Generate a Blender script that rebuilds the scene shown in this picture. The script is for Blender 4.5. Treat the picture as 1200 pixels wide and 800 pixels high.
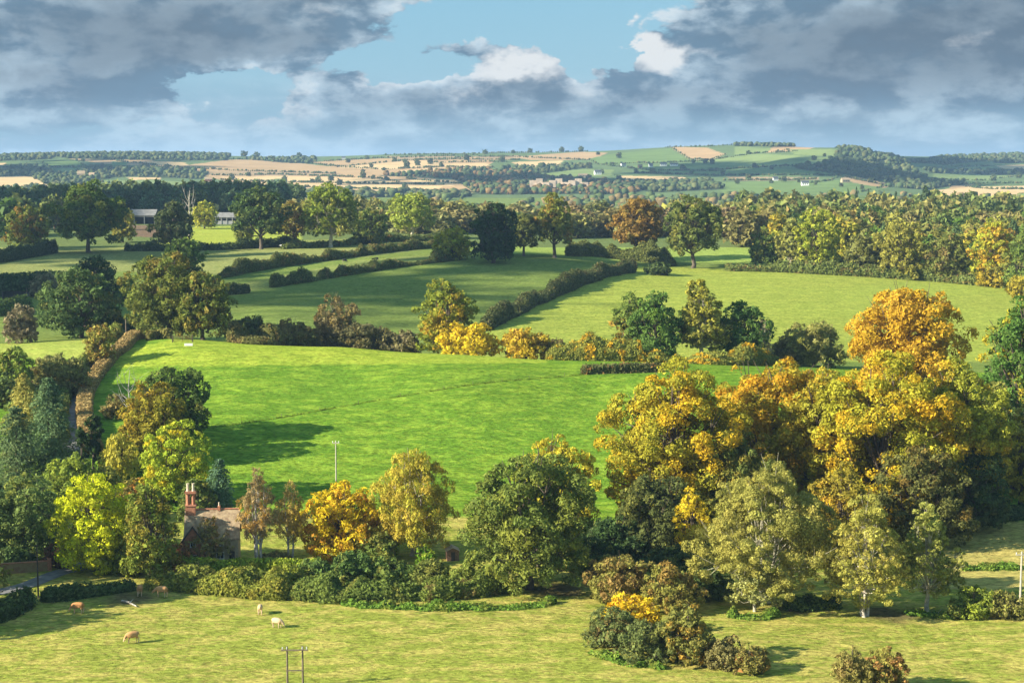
import bpy, bmesh, math, random
import numpy as np
from mathutils import Vector, Matrix

for o in list(bpy.data.objects):
    bpy.data.objects.remove(o)
scene = bpy.context.scene
R = math.radians

# ------------------------------------------------------------------ camera
F = 1900.0                 # focal length in photograph pixels (1200 wide)
PITCH = R(6)
CAMZ = 65.0                # the photographer stands on a height 65 m above the meadow
cam_d = bpy.data.cameras.new("camera")
cam_d.sensor_width = 36
cam_d.lens = 36 * F / 1200
cam_d.clip_start = 1
cam_d.clip_end = 40000
cam = bpy.data.objects.new("camera", cam_d)
scene.collection.objects.link(cam)
cam.location = (0, 0, CAMZ)
cam.rotation_euler = (R(90) - PITCH, 0, 0)
scene.camera = cam

# ------------------------------------------------------------------ exposure and light
EXPOSURE = 1.5
scene.view_settings.view_transform = 'Standard'
scene.view_settings.look = 'None'
scene.view_settings.gamma = 1
scene.view_settings.exposure = EXPOSURE
scene.view_settings.use_curve_mapping = False
scene.cycles.use_denoising = True
scene.cycles.max_bounces = 5
scene.cycles.diffuse_bounces = 3
scene.cycles.use_adaptive_sampling = True
scene.cycles.adaptive_threshold = 0.01
scene.cycles.transmission_bounces = 3
scene.cycles.volume_bounces = 0
scene.cycles.sample_clamp_indirect = 4

SUN_EL = R(25)
SUN_BACK = R(20)           # the sun stands to the left and a little behind the camera
SUN_DIR = Vector((-math.cos(SUN_BACK) * math.cos(SUN_EL), -math.sin(SUN_BACK) * math.cos(SUN_EL), math.sin(SUN_EL)))
sun_d = bpy.data.lights.new("sun", 'SUN')
sun_d.energy = 4.6
sun_d.angle = R(0.55)
sun_d.color = (1.0, 0.93, 0.77)
sun = bpy.data.objects.new("sun", sun_d)
scene.collection.objects.link(sun)
sun.rotation_euler = (-SUN_DIR).to_track_quat('-Z', 'Y').to_euler()

# ---- world: Nishita sky with broken cloud laid over it by direction
SKY_STRENGTH = 0.1
world = bpy.data.worlds.new("World")
scene.world = world
world.use_nodes = True
wt = world.node_tree
wt.nodes.clear()

def mth(nt, op, a, b=None, c=None, clamp=False):
    n = nt.nodes.new('ShaderNodeMath'); n.operation = op; n.use_clamp = clamp
    for i, v in enumerate((a, b, c)):
        if v is None: continue
        if isinstance(v, (int, float)): n.inputs[i].default_value = v
        else: nt.links.new(v, n.inputs[i])
    return n.outputs[0]

def vmth(nt, op, a, b=None):
    n = nt.nodes.new('ShaderNodeVectorMath'); n.operation = op
    for i, v in enumerate((a, b)):
        if v is None: continue
        if isinstance(v, tuple): n.inputs[i].default_value = v
        else: nt.links.new(v, n.inputs[i])
    return n.outputs['Value'] if op in ('DOT_PRODUCT', 'LENGTH') else n.outputs[0]

def mixc(nt, fac, a, b, mode='MIX'):
    n = nt.nodes.new('ShaderNodeMix'); n.data_type = 'RGBA'; n.blend_type = mode
    for key, v in ((0, fac), (6, a), (7, b)):
        if isinstance(v, (int, float)): n.inputs[key].default_value = v
        elif isinstance(v, tuple): n.inputs[key].default_value = v if len(v) == 4 else (*v, 1)
        else: nt.links.new(v, n.inputs[key])
    return n.outputs[2]

def noise(nt, vec, scale, detail=4, rough=0.55, dist=0.0):
    n = nt.nodes.new('ShaderNodeTexNoise')
    n.inputs['Scale'].default_value = scale
    n.inputs['Detail'].default_value = detail
    n.inputs['Roughness'].default_value = rough
    n.inputs['Distortion'].default_value = dist
    if vec is not None: nt.links.new(vec, n.inputs['Vector'])
    return n.outputs[0]

def smooth(nt, v, lo, hi, tlo=0.0, thi=1.0):
    n = nt.nodes.new('ShaderNodeMapRange'); n.interpolation_type = 'SMOOTHSTEP'
    nt.links.new(v, n.inputs[0])
    for i, q in enumerate((lo, hi, tlo, thi)): n.inputs[i + 1].default_value = q
    return n.outputs[0]

PD = 33.2                  # photograph pixels per degree
# cloud banks as directions: azimuth and elevation in degrees, spread in degrees, weight
def bank(px, py, sx, sy, a): return ((px - 600) / PD, (200 - py) / PD, sx / PD, sy / PD, a)
BANKS = [bank(*b) for b in (
    (140, 45, 260, 62, 1.25), (340, 58, 120, 38, .8), (50, 118, 150, 30, .5), (190, 130, 120, 26, .5), (400, -2, 150, 18, .9),
    (540, 55, 62, 15, 1.15), (445, 122, 85, 30, 1.1), (560, 120, 90, 32, .7), (960, 55, 210, 60, 1.2), (1150, 50, 150, 80, 1.1),
    (1000, 125, 300, 30, .7), (720, 128, 150, 34, .85), (745, 58, 34, 36, 1.15), (602, 84, 70, 20, 1.2),
    (625, 25, 150, 42, -1.9), (288, 104, 60, 32, -2.3), (455, 74, 85, 20, -1.5), (690, 66, 36, 30, -1.0), (520, 88, 40, 14, -.7), (860, 140, 260, 24, .3), (560, 140, 200, 20, .3))]
WHITES = [bank(*b) for b in (
    (742, 50, 34, 30, 1.3), (775, 70, 26, 14, .9), (602, 78, 66, 14, 1.15), (328, 130, 40, 24, .9), (455, 94, 60, 13, .6), (560, 108, 40, 16, .45), (700, 100, 60, 14, .4),
    (380, 28, 55, 14, .35), (825, 68, 35, 10, .45), (1120, 62, 60, 14, .35), (60, 130, 90, 10, .3), (180, 105, 70, 10, .2), (690, 158, 70, 12, .3), (930, 122, 120, 8, .22))]

def bank_sum(nt, P, banks, start):
    tot = None
    for az, el, sx, sy, a in banks:
        d = vmth(nt, 'MULTIPLY', vmth(nt, 'SUBTRACT', P, (az, el, 0)), (1 / sx, 1 / sy, 0))
        e = mth(nt, 'MULTIPLY', mth(nt, 'EXPONENT', mth(nt, 'MULTIPLY', vmth(nt, 'DOT_PRODUCT', d, d), -1.0)), a)
        tot = mth(nt, 'ADD', e, start if tot is None else tot)
    return tot

tc = wt.nodes.new('ShaderNodeTexCoord')
sep = wt.nodes.new('ShaderNodeSeparateXYZ'); wt.links.new(tc.outputs['Generated'], sep.inputs[0])
az = mth(wt, 'MULTIPLY', mth(wt, 'ARCTAN2', sep.outputs[0], sep.outputs[1]), 180 / math.pi)
el = mth(wt, 'MULTIPLY', mth(wt, 'ARCSINE', sep.outputs[2]), 180 / math.pi)
cb = wt.nodes.new('ShaderNodeCombineXYZ'); wt.links.new(az, cb.inputs[0]); wt.links.new(el, cb.inputs[1])
P0 = cb.outputs[0]
# billows: one noise field, read again a little towards the sun for the lit sides
def billow(P, detail): return noise(wt, vmth(wt, 'MULTIPLY', P, (0.21, 0.42, 0.0)), 1.0, detail, 0.54, 0.25)
n1 = billow(P0, 8); n1s = billow(vmth(wt, 'ADD', P0, (-0.7, 0.6, 0)), 6)
n2 = noise(wt, vmth(wt, 'MULTIPLY', P0, (0.62, 1.15, 0.0)), 1.0, 8, 0.62, 0.15)
# ragged outlines: the banks are read through a warped direction
wn = wt.nodes.new('ShaderNodeTexNoise'); wn.inputs['Scale'].default_value = 1.0; wn.inputs['Detail'].default_value = 4; wn.inputs['Roughness'].default_value = .6
wt.links.new(vmth(wt, 'MULTIPLY', P0, (0.55, 0.9, 0.0)), wn.inputs['Vector'])
PW = vmth(wt, 'ADD', P0, vmth(wt, 'MULTIPLY', vmth(wt, 'SUBTRACT', wn.outputs['Color'], (.5, .5, .5)), (3.6, 1.7, 0.0)))
nn = mth(wt, 'ADD', mth(wt, 'MULTIPLY', mth(wt, 'SUBTRACT', n1, 0.5), 2.3), mth(wt, 'MULTIPLY', mth(wt, 'SUBTRACT', n2, 0.5), 1.7))
D0 = bank_sum(wt, PW, BANKS, mth(wt, 'ADD', nn, 0.0))
mask = mth(wt, 'MULTIPLY', smooth(wt, D0, -0.02, 0.24), smooth(wt, el, 0.6, 2.6, 0.15, 1.0))
litf = smooth(wt, mth(wt, 'ADD', mth(wt, 'SUBTRACT', n1, n1s), mth(wt, 'MULTIPLY', mth(wt, 'SUBTRACT', n2, .5), .75)), -0.10, 0.16)
core = smooth(wt, D0, 0.25, 1.6)
wsum = bank_sum(wt, PW, WHITES, 0.0)
KE = 2 ** -EXPOSURE / SKY_STRENGTH
def sk(r, g, b): return (r * KE, g * KE, b * KE)
ccol = mixc(wt, litf, sk(.14, .235, .33), sk(.52, .67, .77))
ccol = mixc(wt, mth(wt, 'MULTIPLY', core, smooth(wt, el, 1.4, 3.6, 0.12, 0.74)), ccol, sk(.115, .155, .205))
ccol = mixc(wt, mth(wt, 'MULTIPLY', smooth(wt, D0, 0.05, 0.7, 0.75, 0.0), litf), ccol, sk(.76, .82, .84))
ccol = mixc(wt, smooth(wt, mth(wt, 'ADD', wsum, mth(wt, 'MULTIPLY', mth(wt, 'SUBTRACT', n2, .5), 1.2)), 0.22, 1.0), ccol, sk(.80, .82, .82))
# a lower, softer bank of blue grey cloud lies behind, down to the hills
sn = noise(wt, vmth(wt, 'MULTIPLY', P0, (0.16, 0.85, 0)), 1.0, 6, .55, .4)
s_mix = mth(wt, 'ADD', mth(wt, 'MULTIPLY', sn, .6), mth(wt, 'MULTIPLY', n2, .4))
s_col = mixc(wt, smooth(wt, s_mix, .40, .59), sk(.20, .33, .45), sk(.50, .66, .76))
s_mask = mth(wt, 'MULTIPLY', smooth(wt, el, 3.6, 1.6), smooth(wt, s_mix, .38, .56, .25, .95))
lowf = smooth(wt, el, 0.4, 2.8, 0.7, 0.0)
ccol = mixc(wt, lowf, ccol, s_col)
skyn = wt.nodes.new('ShaderNodeTexSky')
skyn.sky_type = 'NISHITA'; skyn.sun_disc = False
skyn.sun_elevation = SUN_EL
skyn.sun_rotation = math.atan2(SUN_DIR.x, SUN_DIR.y)
skyn.altitude = 100; skyn.air_density = 1.6; skyn.dust_density = 0.4; skyn.ozone_density = 3.0
skyc = mixc(wt, 0.85, skyn.outputs[0], sk(.14, .41, .64))
fin = mixc(wt, mask, mixc(wt, s_mask, skyc, s_col), ccol)
bg = wt.nodes.new('ShaderNodeBackground'); bg.inputs[1].default_value = SKY_STRENGTH
wt.links.new(fin, bg.inputs[0])
wo = wt.nodes.new('ShaderNodeOutputWorld'); wt.links.new(bg.outputs[0], wo.inputs[0])

# ------------------------------------------------------------------ terrain: heights from known points, smoothly joined

cp,sp=math.cos(PITCH),math.sin(PITCH)
def pix(px,py,Y):
    u=(px-600)/F; v=(400-py)/F
    dy=cp+v*sp; dz=-sp+v*cp
    return np.array((u/dy*Y, Y, CAMZ+dz/dy*Y))
def terrain_setup():
    A=[]
    def z(px,Y,zz): 
        p=pix(px,300,Y); A.append((p[0],Y,zz))
    def g(px,py,Y): A.append(tuple(pix(px,py,Y)))
    for Y in (60,110,170,215,255):
        for px in (-900,-300,100,500,900,1300,1900): z(px,Y,0)
    for px,zz in ((-900,2),(-200,2.2),(100,1.4),(400,1.2),(700,0),(1000,0),(1250,0),(1900,0)): z(px,298,zz)
    for a in ((400,560,320),(400,500,352),(400,450,392),(400,407,440),(250,560,318),(250,500,350),(200,450,392),(200,398,442),
      (700,590,312),(700,520,345),(700,470,378),(700,430,412),(780,433,410),(900,440,405),(1000,452,400),(1100,470,398),(1300,475,398),
      (1000,530,345),(1200,540,340),(550,560,322),(550,500,352),(550,417,428),
      (85,510,345),(100,455,395),(50,408,440),(0,560,318),(-150,500,350),(-150,410,440),(-900,410,440),(1900,475,398),
      (600,385,555),(760,398,545),(900,395,550),(1150,395,560),(600,350,640),(760,345,660),(900,350,650),(1150,362,640),(1900,365,640),
      (760,313,780),(900,314,785),(1050,322,770),(1190,331,750),(1400,335,745),(1900,335,745),
      (577,303,762),(650,299,785),(450,312,735),(450,345,640),(330,370,560),(300,345,640),(300,325,705),(300,297,840),(200,300,830),(100,298,830),
      (0,303,815),(-150,303,815),(-900,303,815),(100,345,640),(30,385,520),(30,340,640),(-150,340,640),
      (880,297,850),(700,291,880),(480,284,930),(300,272,1040),(165,263,1140),(270,264,1140),(30,288,900)): g(*a)
    for px,zz in ((-900,12),(0,13.5),(200,12.5),(400,9),(600,7),(800,7),(1000,6),(1250,6),(1900,6)): z(px,500,zz)
    for Y,zs in ((1300,(30,30,27,25,24,24)),(1700,(31,31,28,26,25,25))):
        for px,zz in zip((-900,200,500,800,1100,1900),zs): z(px,Y,zz)
    for px in (-900,0,400,800,1200,1900): z(px,2250,2); g(px,231,2800)
    for px,rows in ((-900,((215,3400),(200,4000),(183,4800))),(0,((215,3400),(200,4000),(184,4800))),(150,((214,3400),(197,4000),(182,4700))),
      (270,((216,3400),(199,4000),(184,4700))),(370,((216,3400),(200,4000),(186,4800))),(470,((213,3400),(198,4000),(181,4900))),
      (600,((214,3400),(200,4000),(180,4900))),(700,((214,3400),(199,4000),(178,4900))),(780,((213,3400),(197,4000),(173,4850))),
      (870,((211,3400),(194,4000),(170,4800))),(950,((212,3300),(192,3800),(173,4500))),(1000,((214,3200),(194,3650),(175,4200))),
      (1050,((218,3300),(203,3800),(188,4600))),(1110,((215,3600),(203,4400),(185,6000))),(1200,((213,3600),(202,4400),(181,6000))),(1900,((213,3600),(202,4400),(181,6000)))):
        for py,Y in rows: g(px,py,Y)
    for px in (-900,0,300,600,900,1200,1900):
        z(px,8200,40); z(px,12500,0)
    A=np.array(A,float)
    c=np.stack([A[:,0]/A[:,1]*3,np.log(A[:,1])*1.6],1)
    n=len(c); d2=((c[:,None]-c[None])**2).sum(2)
    K=0.5*d2*np.log(d2+1e-12)+np.eye(n)*2e-4
    P=np.c_[np.ones(n),c]
    M=np.zeros((n+3,n+3)); M[:n,:n]=K; M[:n,n:]=P; M[n:,:n]=P.T
    w=np.linalg.solve(M,np.r_[A[:,2],0,0,0])
    return c,w,A
TC,TW,TA=terrain_setup()
def terr(x,y):
    x=np.atleast_1d(np.asarray(x,float)); y=np.atleast_1d(np.asarray(y,float))
    sh=x.shape; x=x.ravel(); y=y.ravel(); y=np.maximum(y,40)
    out=np.empty(len(x)); n=len(TC)
    for i in range(0,len(x),20000):
        xs,ys=x[i:i+20000],y[i:i+20000]
        q=np.stack([xs/ys*3,np.log(ys)*1.6],1)
        d2=((q[:,None]-TC[None])**2).sum(2)
        out[i:i+20000]=(0.5*d2*np.log(d2+1e-12))@TW[:n]+TW[n]+q@TW[n+1:]
    return out.reshape(sh)
def hit(px,py,y0=60,y1=8000):
    Ys=np.exp(np.linspace(math.log(y0),math.log(y1),1500))
    u=(px-600)/F; v=(400-py)/F; dy=cp+v*sp; dz=-sp+v*cp
    X=u/dy*Ys; Z=CAMZ+dz/dy*Ys; T=terr(X,Ys); b=np.nonzero(Z<T)[0]
    if len(b)==0: return None
    i=b[0]
    if i==0: return np.array((X[0],Ys[0],T[0]))
    a=(Z[i-1]-T[i-1])/((Z[i-1]-T[i-1])-(Z[i]-T[i])+1e-9)
    Y=Ys[i-1]+a*(Ys[i]-Ys[i-1]); return np.array((u/dy*Y,Y,terr([u/dy*Y],[Y])[0]))
def proj(x,y,z):
    dz=z-CAMZ; f=y*cp-dz*sp; up=y*sp+dz*cp
    return 600+F*x/f, 400-F*up/f

# ------------------------------------------------------------------ helpers: meshes, tags, materials
COL = scene.collection
def new_mesh(name, verts, faces, attrs=None, smooth_shade=False):
    """verts (n,3); faces: list of (m,k) index arrays; attrs: {name: per-face array}"""
    me = bpy.data.meshes.new(name)
    verts = np.asarray(verts, np.float32)
    if isinstance(faces, np.ndarray): faces = [faces]
    faces = [f for f in faces if len(f)]
    me.vertices.add(len(verts)); me.vertices.foreach_set("co", verts.ravel())
    tot = np.concatenate([np.full(len(f), f.shape[1], np.int32) for f in faces])
    idx = np.concatenate([f.ravel() for f in faces]).astype(np.int32)
    me.loops.add(len(idx)); me.loops.foreach_set("vertex_index", idx)
    me.polygons.add(len(tot))
    st = np.zeros(len(tot), np.int32); st[1:] = np.cumsum(tot)[:-1]
    me.polygons.foreach_set("loop_start", st); me.polygons.foreach_set("loop_total", tot)
    if smooth_shade: me.polygons.foreach_set("use_smooth", np.ones(len(tot), bool))
    me.update(calc_edges=True)
    for k, v in (attrs or {}).items():
        a = me.attributes.new(k, 'FLOAT', 'FACE'); a.data.foreach_set("value", np.asarray(v, np.float32))
    return me

def link(name, me, mat=None, parent=None):
    o = bpy.data.objects.new(name, me); COL.objects.link(o)
    if mat is not None and not me.materials: me.materials.append(mat)
    if parent is not None: o.parent = parent
    return o

def empty(name, loc, rz=0.0):
    o = bpy.data.objects.new(name, None); COL.objects.link(o)
    o.empty_display_size = 0.5
    o.location = loc; o.rotation_euler = (0, 0, rz); return o

def tag(o, label=None, cat=None, group=None, kind=None):
    if label: o["label"] = label
    if cat: o["category"] = cat
    if group: o["group"] = group
    if kind: o["kind"] = kind
    return o

class MB:
    """collects boxes, tubes and prisms into one mesh"""
    def __init__(s): s.v = []; s.f = []
    def add(s, verts, faces):
        b = len(s.v); s.v += [tuple(map(float, p)) for p in verts]; s.f += [tuple(i + b for i in f) for f in faces]
    def box(s, x0, x1, y0, y1, z0, z1):
        s.add([(x, y, z) for z in (z0, z1) for y in (y0, y1) for x in (x0, x1)],
              [(0, 2, 3, 1), (4, 5, 7, 6), (0, 1, 5, 4), (2, 6, 7, 3), (0, 4, 6, 2), (1, 3, 7, 5)])
    def tube(s, pts, rad, n=6, cap=True):
        pts = [np.asarray(p, float) for p in pts]; rings = []
        if not hasattr(rad, '__len__'): rad = [rad] * len(pts)
        for i, p in enumerate(pts):
            d = pts[min(i + 1, len(pts) - 1)] - pts[max(i - 1, 0)]; d = d / (np.linalg.norm(d) + 1e-9)
            a = np.cross(d, (0, 0, 1) if abs(d[2]) < .9 else (1, 0, 0)); a /= np.linalg.norm(a); b = np.cross(d, a)
            rings.append([p + rad[i] * (a * math.cos(t) + b * math.sin(t)) for t in np.arange(n) * 2 * math.pi / n])
        fs = [(i * n + k, i * n + (k + 1) % n, (i + 1) * n + (k + 1) % n, (i + 1) * n + k) for i in range(len(pts) - 1) for k in range(n)]
        if cap: fs += [tuple(range(n)), tuple(reversed(range((len(pts) - 1) * n, len(pts) * n)))]
        s.add([q for r in rings for q in r], fs)
    def prism(s, poly, y0, y1):
        """polygon in x,z extruded along y"""
        n = len(poly)
        s.add([(x, y0, z) for x, z in poly] + [(x, y1, z) for x, z in poly],
              [tuple(range(n)), tuple(reversed(range(n, 2 * n)))] + [(i, i + n, (i + 1) % n + n, (i + 1) % n) for i in range(n)])
    def build(s, name, mat, parent=None):
        me = bpy.data.meshes.new(name); me.from_pydata(s.v, [], s.f); me.update()
        bm = bmesh.new(); bm.from_mesh(me); bmesh.ops.recalc_face_normals(bm, faces=bm.faces); bm.to_mesh(me); bm.free()
        return link(name, me, mat, parent)

def material(name):
    m = bpy.data.materials.new(name); m.use_nodes = True; nt = m.node_tree; nt.nodes.clear()
    out = nt.nodes.new('ShaderNodeOutputMaterial'); return m, nt, out

def plain(name, col, rough=.8, vary=.25, scale=1.5, col2=None, bump=0.0):
    """weathered plain surface: base colour broken up by noise"""
    m, nt, out = material(name)
    tcn = nt.nodes.new('ShaderNodeTexCoord')
    nz = noise(nt, tcn.outputs['Object'], scale, 5, .6)
    c = mixc(nt, smooth(nt, nz, .35, .65), tuple(x * (1 - vary) for x in col), col2 or tuple(min(1, x * (1 + vary)) for x in col))
    p = nt.nodes.new('ShaderNodeBsdfPrincipled'); p.inputs['Roughness'].default_value = rough
    nt.links.new(c, p.inputs['Base Color'])
    if bump:
        b = nt.nodes.new('ShaderNodeBump'); b.inputs['Strength'].default_value = bump; b.inputs['Distance'].default_value = .1
        nt.links.new(nz, b.inputs['Height']); nt.links.new(b.outputs[0], p.inputs['Normal'])
    nt.links.new(p.outputs[0], out.inputs[0]); return m

def foliage_material():
    """leaf colour of the object, turning to its autumn colour clump by clump"""
    m, nt, out = material("foliage")
    oi = nt.nodes.new('ShaderNodeObjectInfo')
    def attr(nm, typ):
        n = nt.nodes.new('ShaderNodeAttribute'); n.attribute_name = nm; n.attribute_type = typ; return n
    au = attr("autumn", 'OBJECT'); tu = attr("turn", 'OBJECT'); cl = attr("clump", 'GEOMETRY'); lf = attr("leaf", 'GEOMETRY')
    d = mth(nt, 'SUBTRACT', tu.outputs['Fac'], cl.outputs['Fac'])
    fac = smooth(nt, d, -.12, .12)
    c = mixc(nt, fac, oi.outputs['Color'], au.outputs['Color'])
    br = mth(nt, 'MULTIPLY_ADD', lf.outputs['Fac'], .75, .62)
    hs = nt.nodes.new('ShaderNodeHueSaturation')
    nt.links.new(c, hs.inputs['Color']); nt.links.new(br, hs.inputs['Value'])
    nt.links.new(mth(nt, 'MULTIPLY_ADD', cl.outputs['Fac'], .024, .488), hs.inputs['Hue'])
    df = nt.nodes.new('ShaderNodeBsdfDiffuse'); tr = nt.nodes.new('ShaderNodeBsdfTranslucent'); mx = nt.nodes.new('ShaderNodeMixShader')
    nt.links.new(hs.outputs[0], df.inputs[0]); nt.links.new(hs.outputs[0], tr.inputs[0])
    mx.inputs[0].default_value = .3
    nt.links.new(df.outputs[0], mx.inputs[1]); nt.links.new(tr.outputs[0], mx.inputs[2]); nt.links.new(mx.outputs[0], out.inputs[0])
    return m
FOLIAGE = foliage_material()
BARK = plain("bark", (.10, .075, .05), .9, .35, 3)
BARK_PALE = plain("pale_bark", (.42, .38, .27), .85, .3, 2)
BARK_WHITE = plain("birch_bark", (.62, .57, .48), .8, .15, 2, (.28, .22, .17))

# ------------------------------------------------------------------ ground
def in_poly(px, py, poly):
    r = np.zeros(px.shape, bool); n = len(poly)
    for i in range(n):
        x0, y0 = poly[i]; x1, y1 = poly[(i + 1) % n]
        if y0 == y1: continue
        c = ((py < y0) != (py < y1)) & (px < (x1 - x0) * (py - y0) / (y1 - y0) + x0); r ^= c
    return r

def vnoise(x, y, scale, seed):
    """smooth value noise for relief and field edges"""
    x = x / scale + seed * 17.3; y = y / scale + seed * 7.1
    xi = np.floor(x); yi = np.floor(y); fx = x - xi; fy = y - yi
    fx = fx * fx * (3 - 2 * fx); fy = fy * fy * (3 - 2 * fy)
    def h(a, b):
        s = np.sin(a * 127.1 + b * 311.7 + seed * 3.3) * 43758.5453; return s - np.floor(s)
    return (h(xi, yi) * (1 - fx) + h(xi + 1, yi) * fx) * (1 - fy) + (h(xi, yi + 1) * (1 - fx) + h(xi + 1, yi + 1) * fx) * fy

def ground_sheet(name, Ys, us, colour_fn, mat, relief=0.0):
    U, Y = np.meshgrid(us, Ys); X = U * Y; Z = terr(X, Y)
    if relief: Z = Z + relief * (vnoise(X, Y, 220, 3) - .5) * np.clip((Y - 2900) / 800, 0, 1)
    nr, nc = U.shape
    i = np.arange((nr - 1) * nc).reshape(nr - 1, nc)[:, :-1].ravel()
    f = np.stack([i, i + 1, i + nc + 1, i + nc], 1)
    me = new_mesh(name, np.stack([X.ravel(), Y.ravel(), Z.ravel()], 1), f, smooth_shade=True)
    PX, PY = proj(X, Y, Z)
    for nm, c in zip(("field", "patch"), colour_fn(X, Y, Z, PX, PY)):
        a = me.attributes.new(nm, 'FLOAT_COLOR', 'POINT')
        a.data.foreach_set("color", np.concatenate([c.reshape(-1, 3), np.ones((c.size // 3, 1))], 1).astype(np.float32).ravel())
    o = link(name, me, mat); o["kind"] = "structure"; return o

def grass_material():
    m, nt, out = material("grass_ground")
    a = nt.nodes.new('ShaderNodeAttribute'); a.attribute_name = "field"
    b = nt.nodes.new('ShaderNodeAttribute'); b.attribute_name = "patch"
    tcn = nt.nodes.new('ShaderNodeTexCoord'); P = tcn.outputs['Object']
    big = noise(nt, P, .018, 4, .55)
    st = vmth(nt, 'MULTIPLY', P, (.17, .30, .1))
    mid = noise(nt, st, 1.0, 6, .66, .4)
    fine = noise(nt, vmth(nt, 'MULTIPLY', P, (1.0, 1.6, 1.0)), .9, 5, .7)
    f = mth(nt, 'ADD', mth(nt, 'MULTIPLY', mid, .62), mth(nt, 'ADD', mth(nt, 'MULTIPLY', fine, .3), mth(nt, 'MULTIPLY', big, .18)))
    c = mixc(nt, smooth(nt, f, .47, .60), a.outputs['Color'], b.outputs['Color'])
    rank = noise(nt, vmth(nt, 'MULTIPLY', P, (.20, .27, .2)), 1.0, 4, .6, .2)      # rank tussocks and old dung patches
    c = mixc(nt, smooth(nt, rank, .60, .70, 0, .75), c, mixc(nt, .5, b.outputs['Color'], (.07, .125, .012)))
    hs = nt.nodes.new('ShaderNodeHueSaturation'); nt.links.new(c, hs.inputs['Color'])
    tuft = noise(nt, vmth(nt, 'MULTIPLY', P, (.85, 1.35, .8)), 1.0, 7, .72, .3)
    v = mth(nt, 'ADD', smooth(nt, fine, .32, .68, 0, .5), mth(nt, 'ADD', mth(nt, 'MULTIPLY', big, .55), smooth(nt, tuft, .38, .6, 0, .6)))
    nt.links.new(mth(nt, 'ADD', v, .22), hs.inputs['Value'])
    bp = nt.nodes.new('ShaderNodeBump'); bp.inputs['Strength'].default_value = .8; bp.inputs['Distance'].default_value = .5
    nt.links.new(mth(nt, 'ADD', mth(nt, 'MULTIPLY', fine, .6), tuft), bp.inputs['Height'])
    d = nt.nodes.new('ShaderNodeBsdfDiffuse'); nt.links.new(hs.outputs[0], d.inputs[0]); nt.links.new(bp.outputs[0], d.inputs['Normal'])
    nt.links.new(d.outputs[0], out.inputs[0]); return m

MEADOW = (.40, .34, .085); MEADOW2 = (.225, .25, .04)
HILLG = (.205, .30, .030); HILLG2 = (.105, .195, .018)
PALE = (.20, .24, .06); PALE2 = (.155, .21, .045)
DULL = (.19, .23, .055); DULL2 = (.135, .18, .04)
BRIGHT = (.30, .33, .05); SOIL = (.09, .06, .035); STUB = (.46, .35, .20)
# fields drawn where their hedges run: outline (photograph pixels), near and far distance, colours
FIELDS = [
    ([(-400, 850), (-400, 560), (1600, 560), (1600, 850)], 60, 300, MEADOW, MEADOW2),
    ([(1080, 690), (1080, 590), (1600, 590), (1600, 690)], 250, 330, (.42, .34, .10), (.33, .29, .08)),
    ([(-400, 610), (-400, 380), (1600, 380), (1600, 620)], 298, 470, HILLG, HILLG2),
    ([(100, 420), (260, 385), (640, 410), (640, 425), (100, 430)], 400, 470, (.34, .39, .045), (.22, .29, .03)),  # crest of the same pasture: its sunlit band is put into the grass colour
    ([(-400, 420), (-400, 390), (112, 390), (108, 420)], 400, 470, (.36, .38, .08), (.28, .33, .06)),
    ([(-400, 430), (-400, 290), (1600, 290), (1600, 430)], 470, 860, DULL, DULL2),
    ([(560, 420), (575, 378), (640, 345), (745, 312), (1200, 325), (1600, 320), (1600, 430)], 500, 800, (.32, .345, .06), (.23, .27, .045)),
    ([(-400, 330), (-400, 285), (330, 285), (520, 284), (500, 292), (255, 322), (150, 318)], 640, 960, (.27, .27, .09), (.21, .23, .07)),
    ([(255, 338), (420, 305), (545, 296), (560, 302), (400, 316), (280, 344)], 600, 860, (.24, .26, .075), (.19, .22, .06)),
    ([(600, 300), (600, 284), (930, 284), (930, 306), (760, 308)], 790, 1000, (.28, .34, .075), (.23, .30, .06)),
    ([(-400, 290), (-400, 225), (1600, 225), (1600, 290)], 860, 1600, (.15, .19, .06), (.12, .15, .05)),
    ([(180, 293), (190, 268), (290, 264), (352, 266), (352, 290)], 880, 1160, (.34, .36, .06), (.29, .33, .05)),
    ([(150, 277), (153, 264), (186, 264), (190, 272), (182, 278)], 900, 1200, (.20, .13, .08), (.16, .11, .07)),
    ([(330, 292), (340, 282), (520, 276), (520, 290)], 860, 1000, (.25, .26, .07), (.2, .22, .06)),
]
def near_colour(X, Y, Z, PX, PY):
    c = np.empty(X.shape + (3,)); d = np.empty_like(c); c[:] = DULL; d[:] = DULL2
    c[Y < 300] = MEADOW; d[Y < 300] = MEADOW2
    for poly, y0, y1, a, b in FIELDS:
        k = in_poly(PX, PY, poly) & (Y >= y0) & (Y < y1); c[k] = a; d[k] = b
    # ragged dark brown patches by the meadow trees and the fallen log
    for x, y, r in [(pt[0], pt[1], r) for pt, r in ((hit(655, 690), 6), (hit(1045, 720), 6), (hit(150, 700), 5.5), (hit(925, 712), 4), (hit(190, 690), 3.0))]:
        q = np.hypot(X - x, (Y - y)) + 3 * (vnoise(X, Y, 2.2, 5) - .5)
        w = np.clip((r - q) / 3, 0, 1)[..., None] * .8
        c = c * (1 - w) + np.array((.085, .055, .035)) * w; d = d * (1 - w) + np.array((.11, .08, .045)) * w
    return c, d
us = np.concatenate([np.linspace(-.95, -.36, 22)[:-1], np.linspace(-.36, .36, 281), np.linspace(.36, .95, 22)[1:]])
Ys = np.concatenate([np.exp(np.linspace(math.log(55), math.log(195), 40)), np.exp(np.linspace(math.log(195), math.log(1300), 330))[1:], np.exp(np.linspace(math.log(1300), math.log(2800), 60))[1:]])
ground_sheet("ground", Ys, us, near_colour, grass_material())

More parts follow.
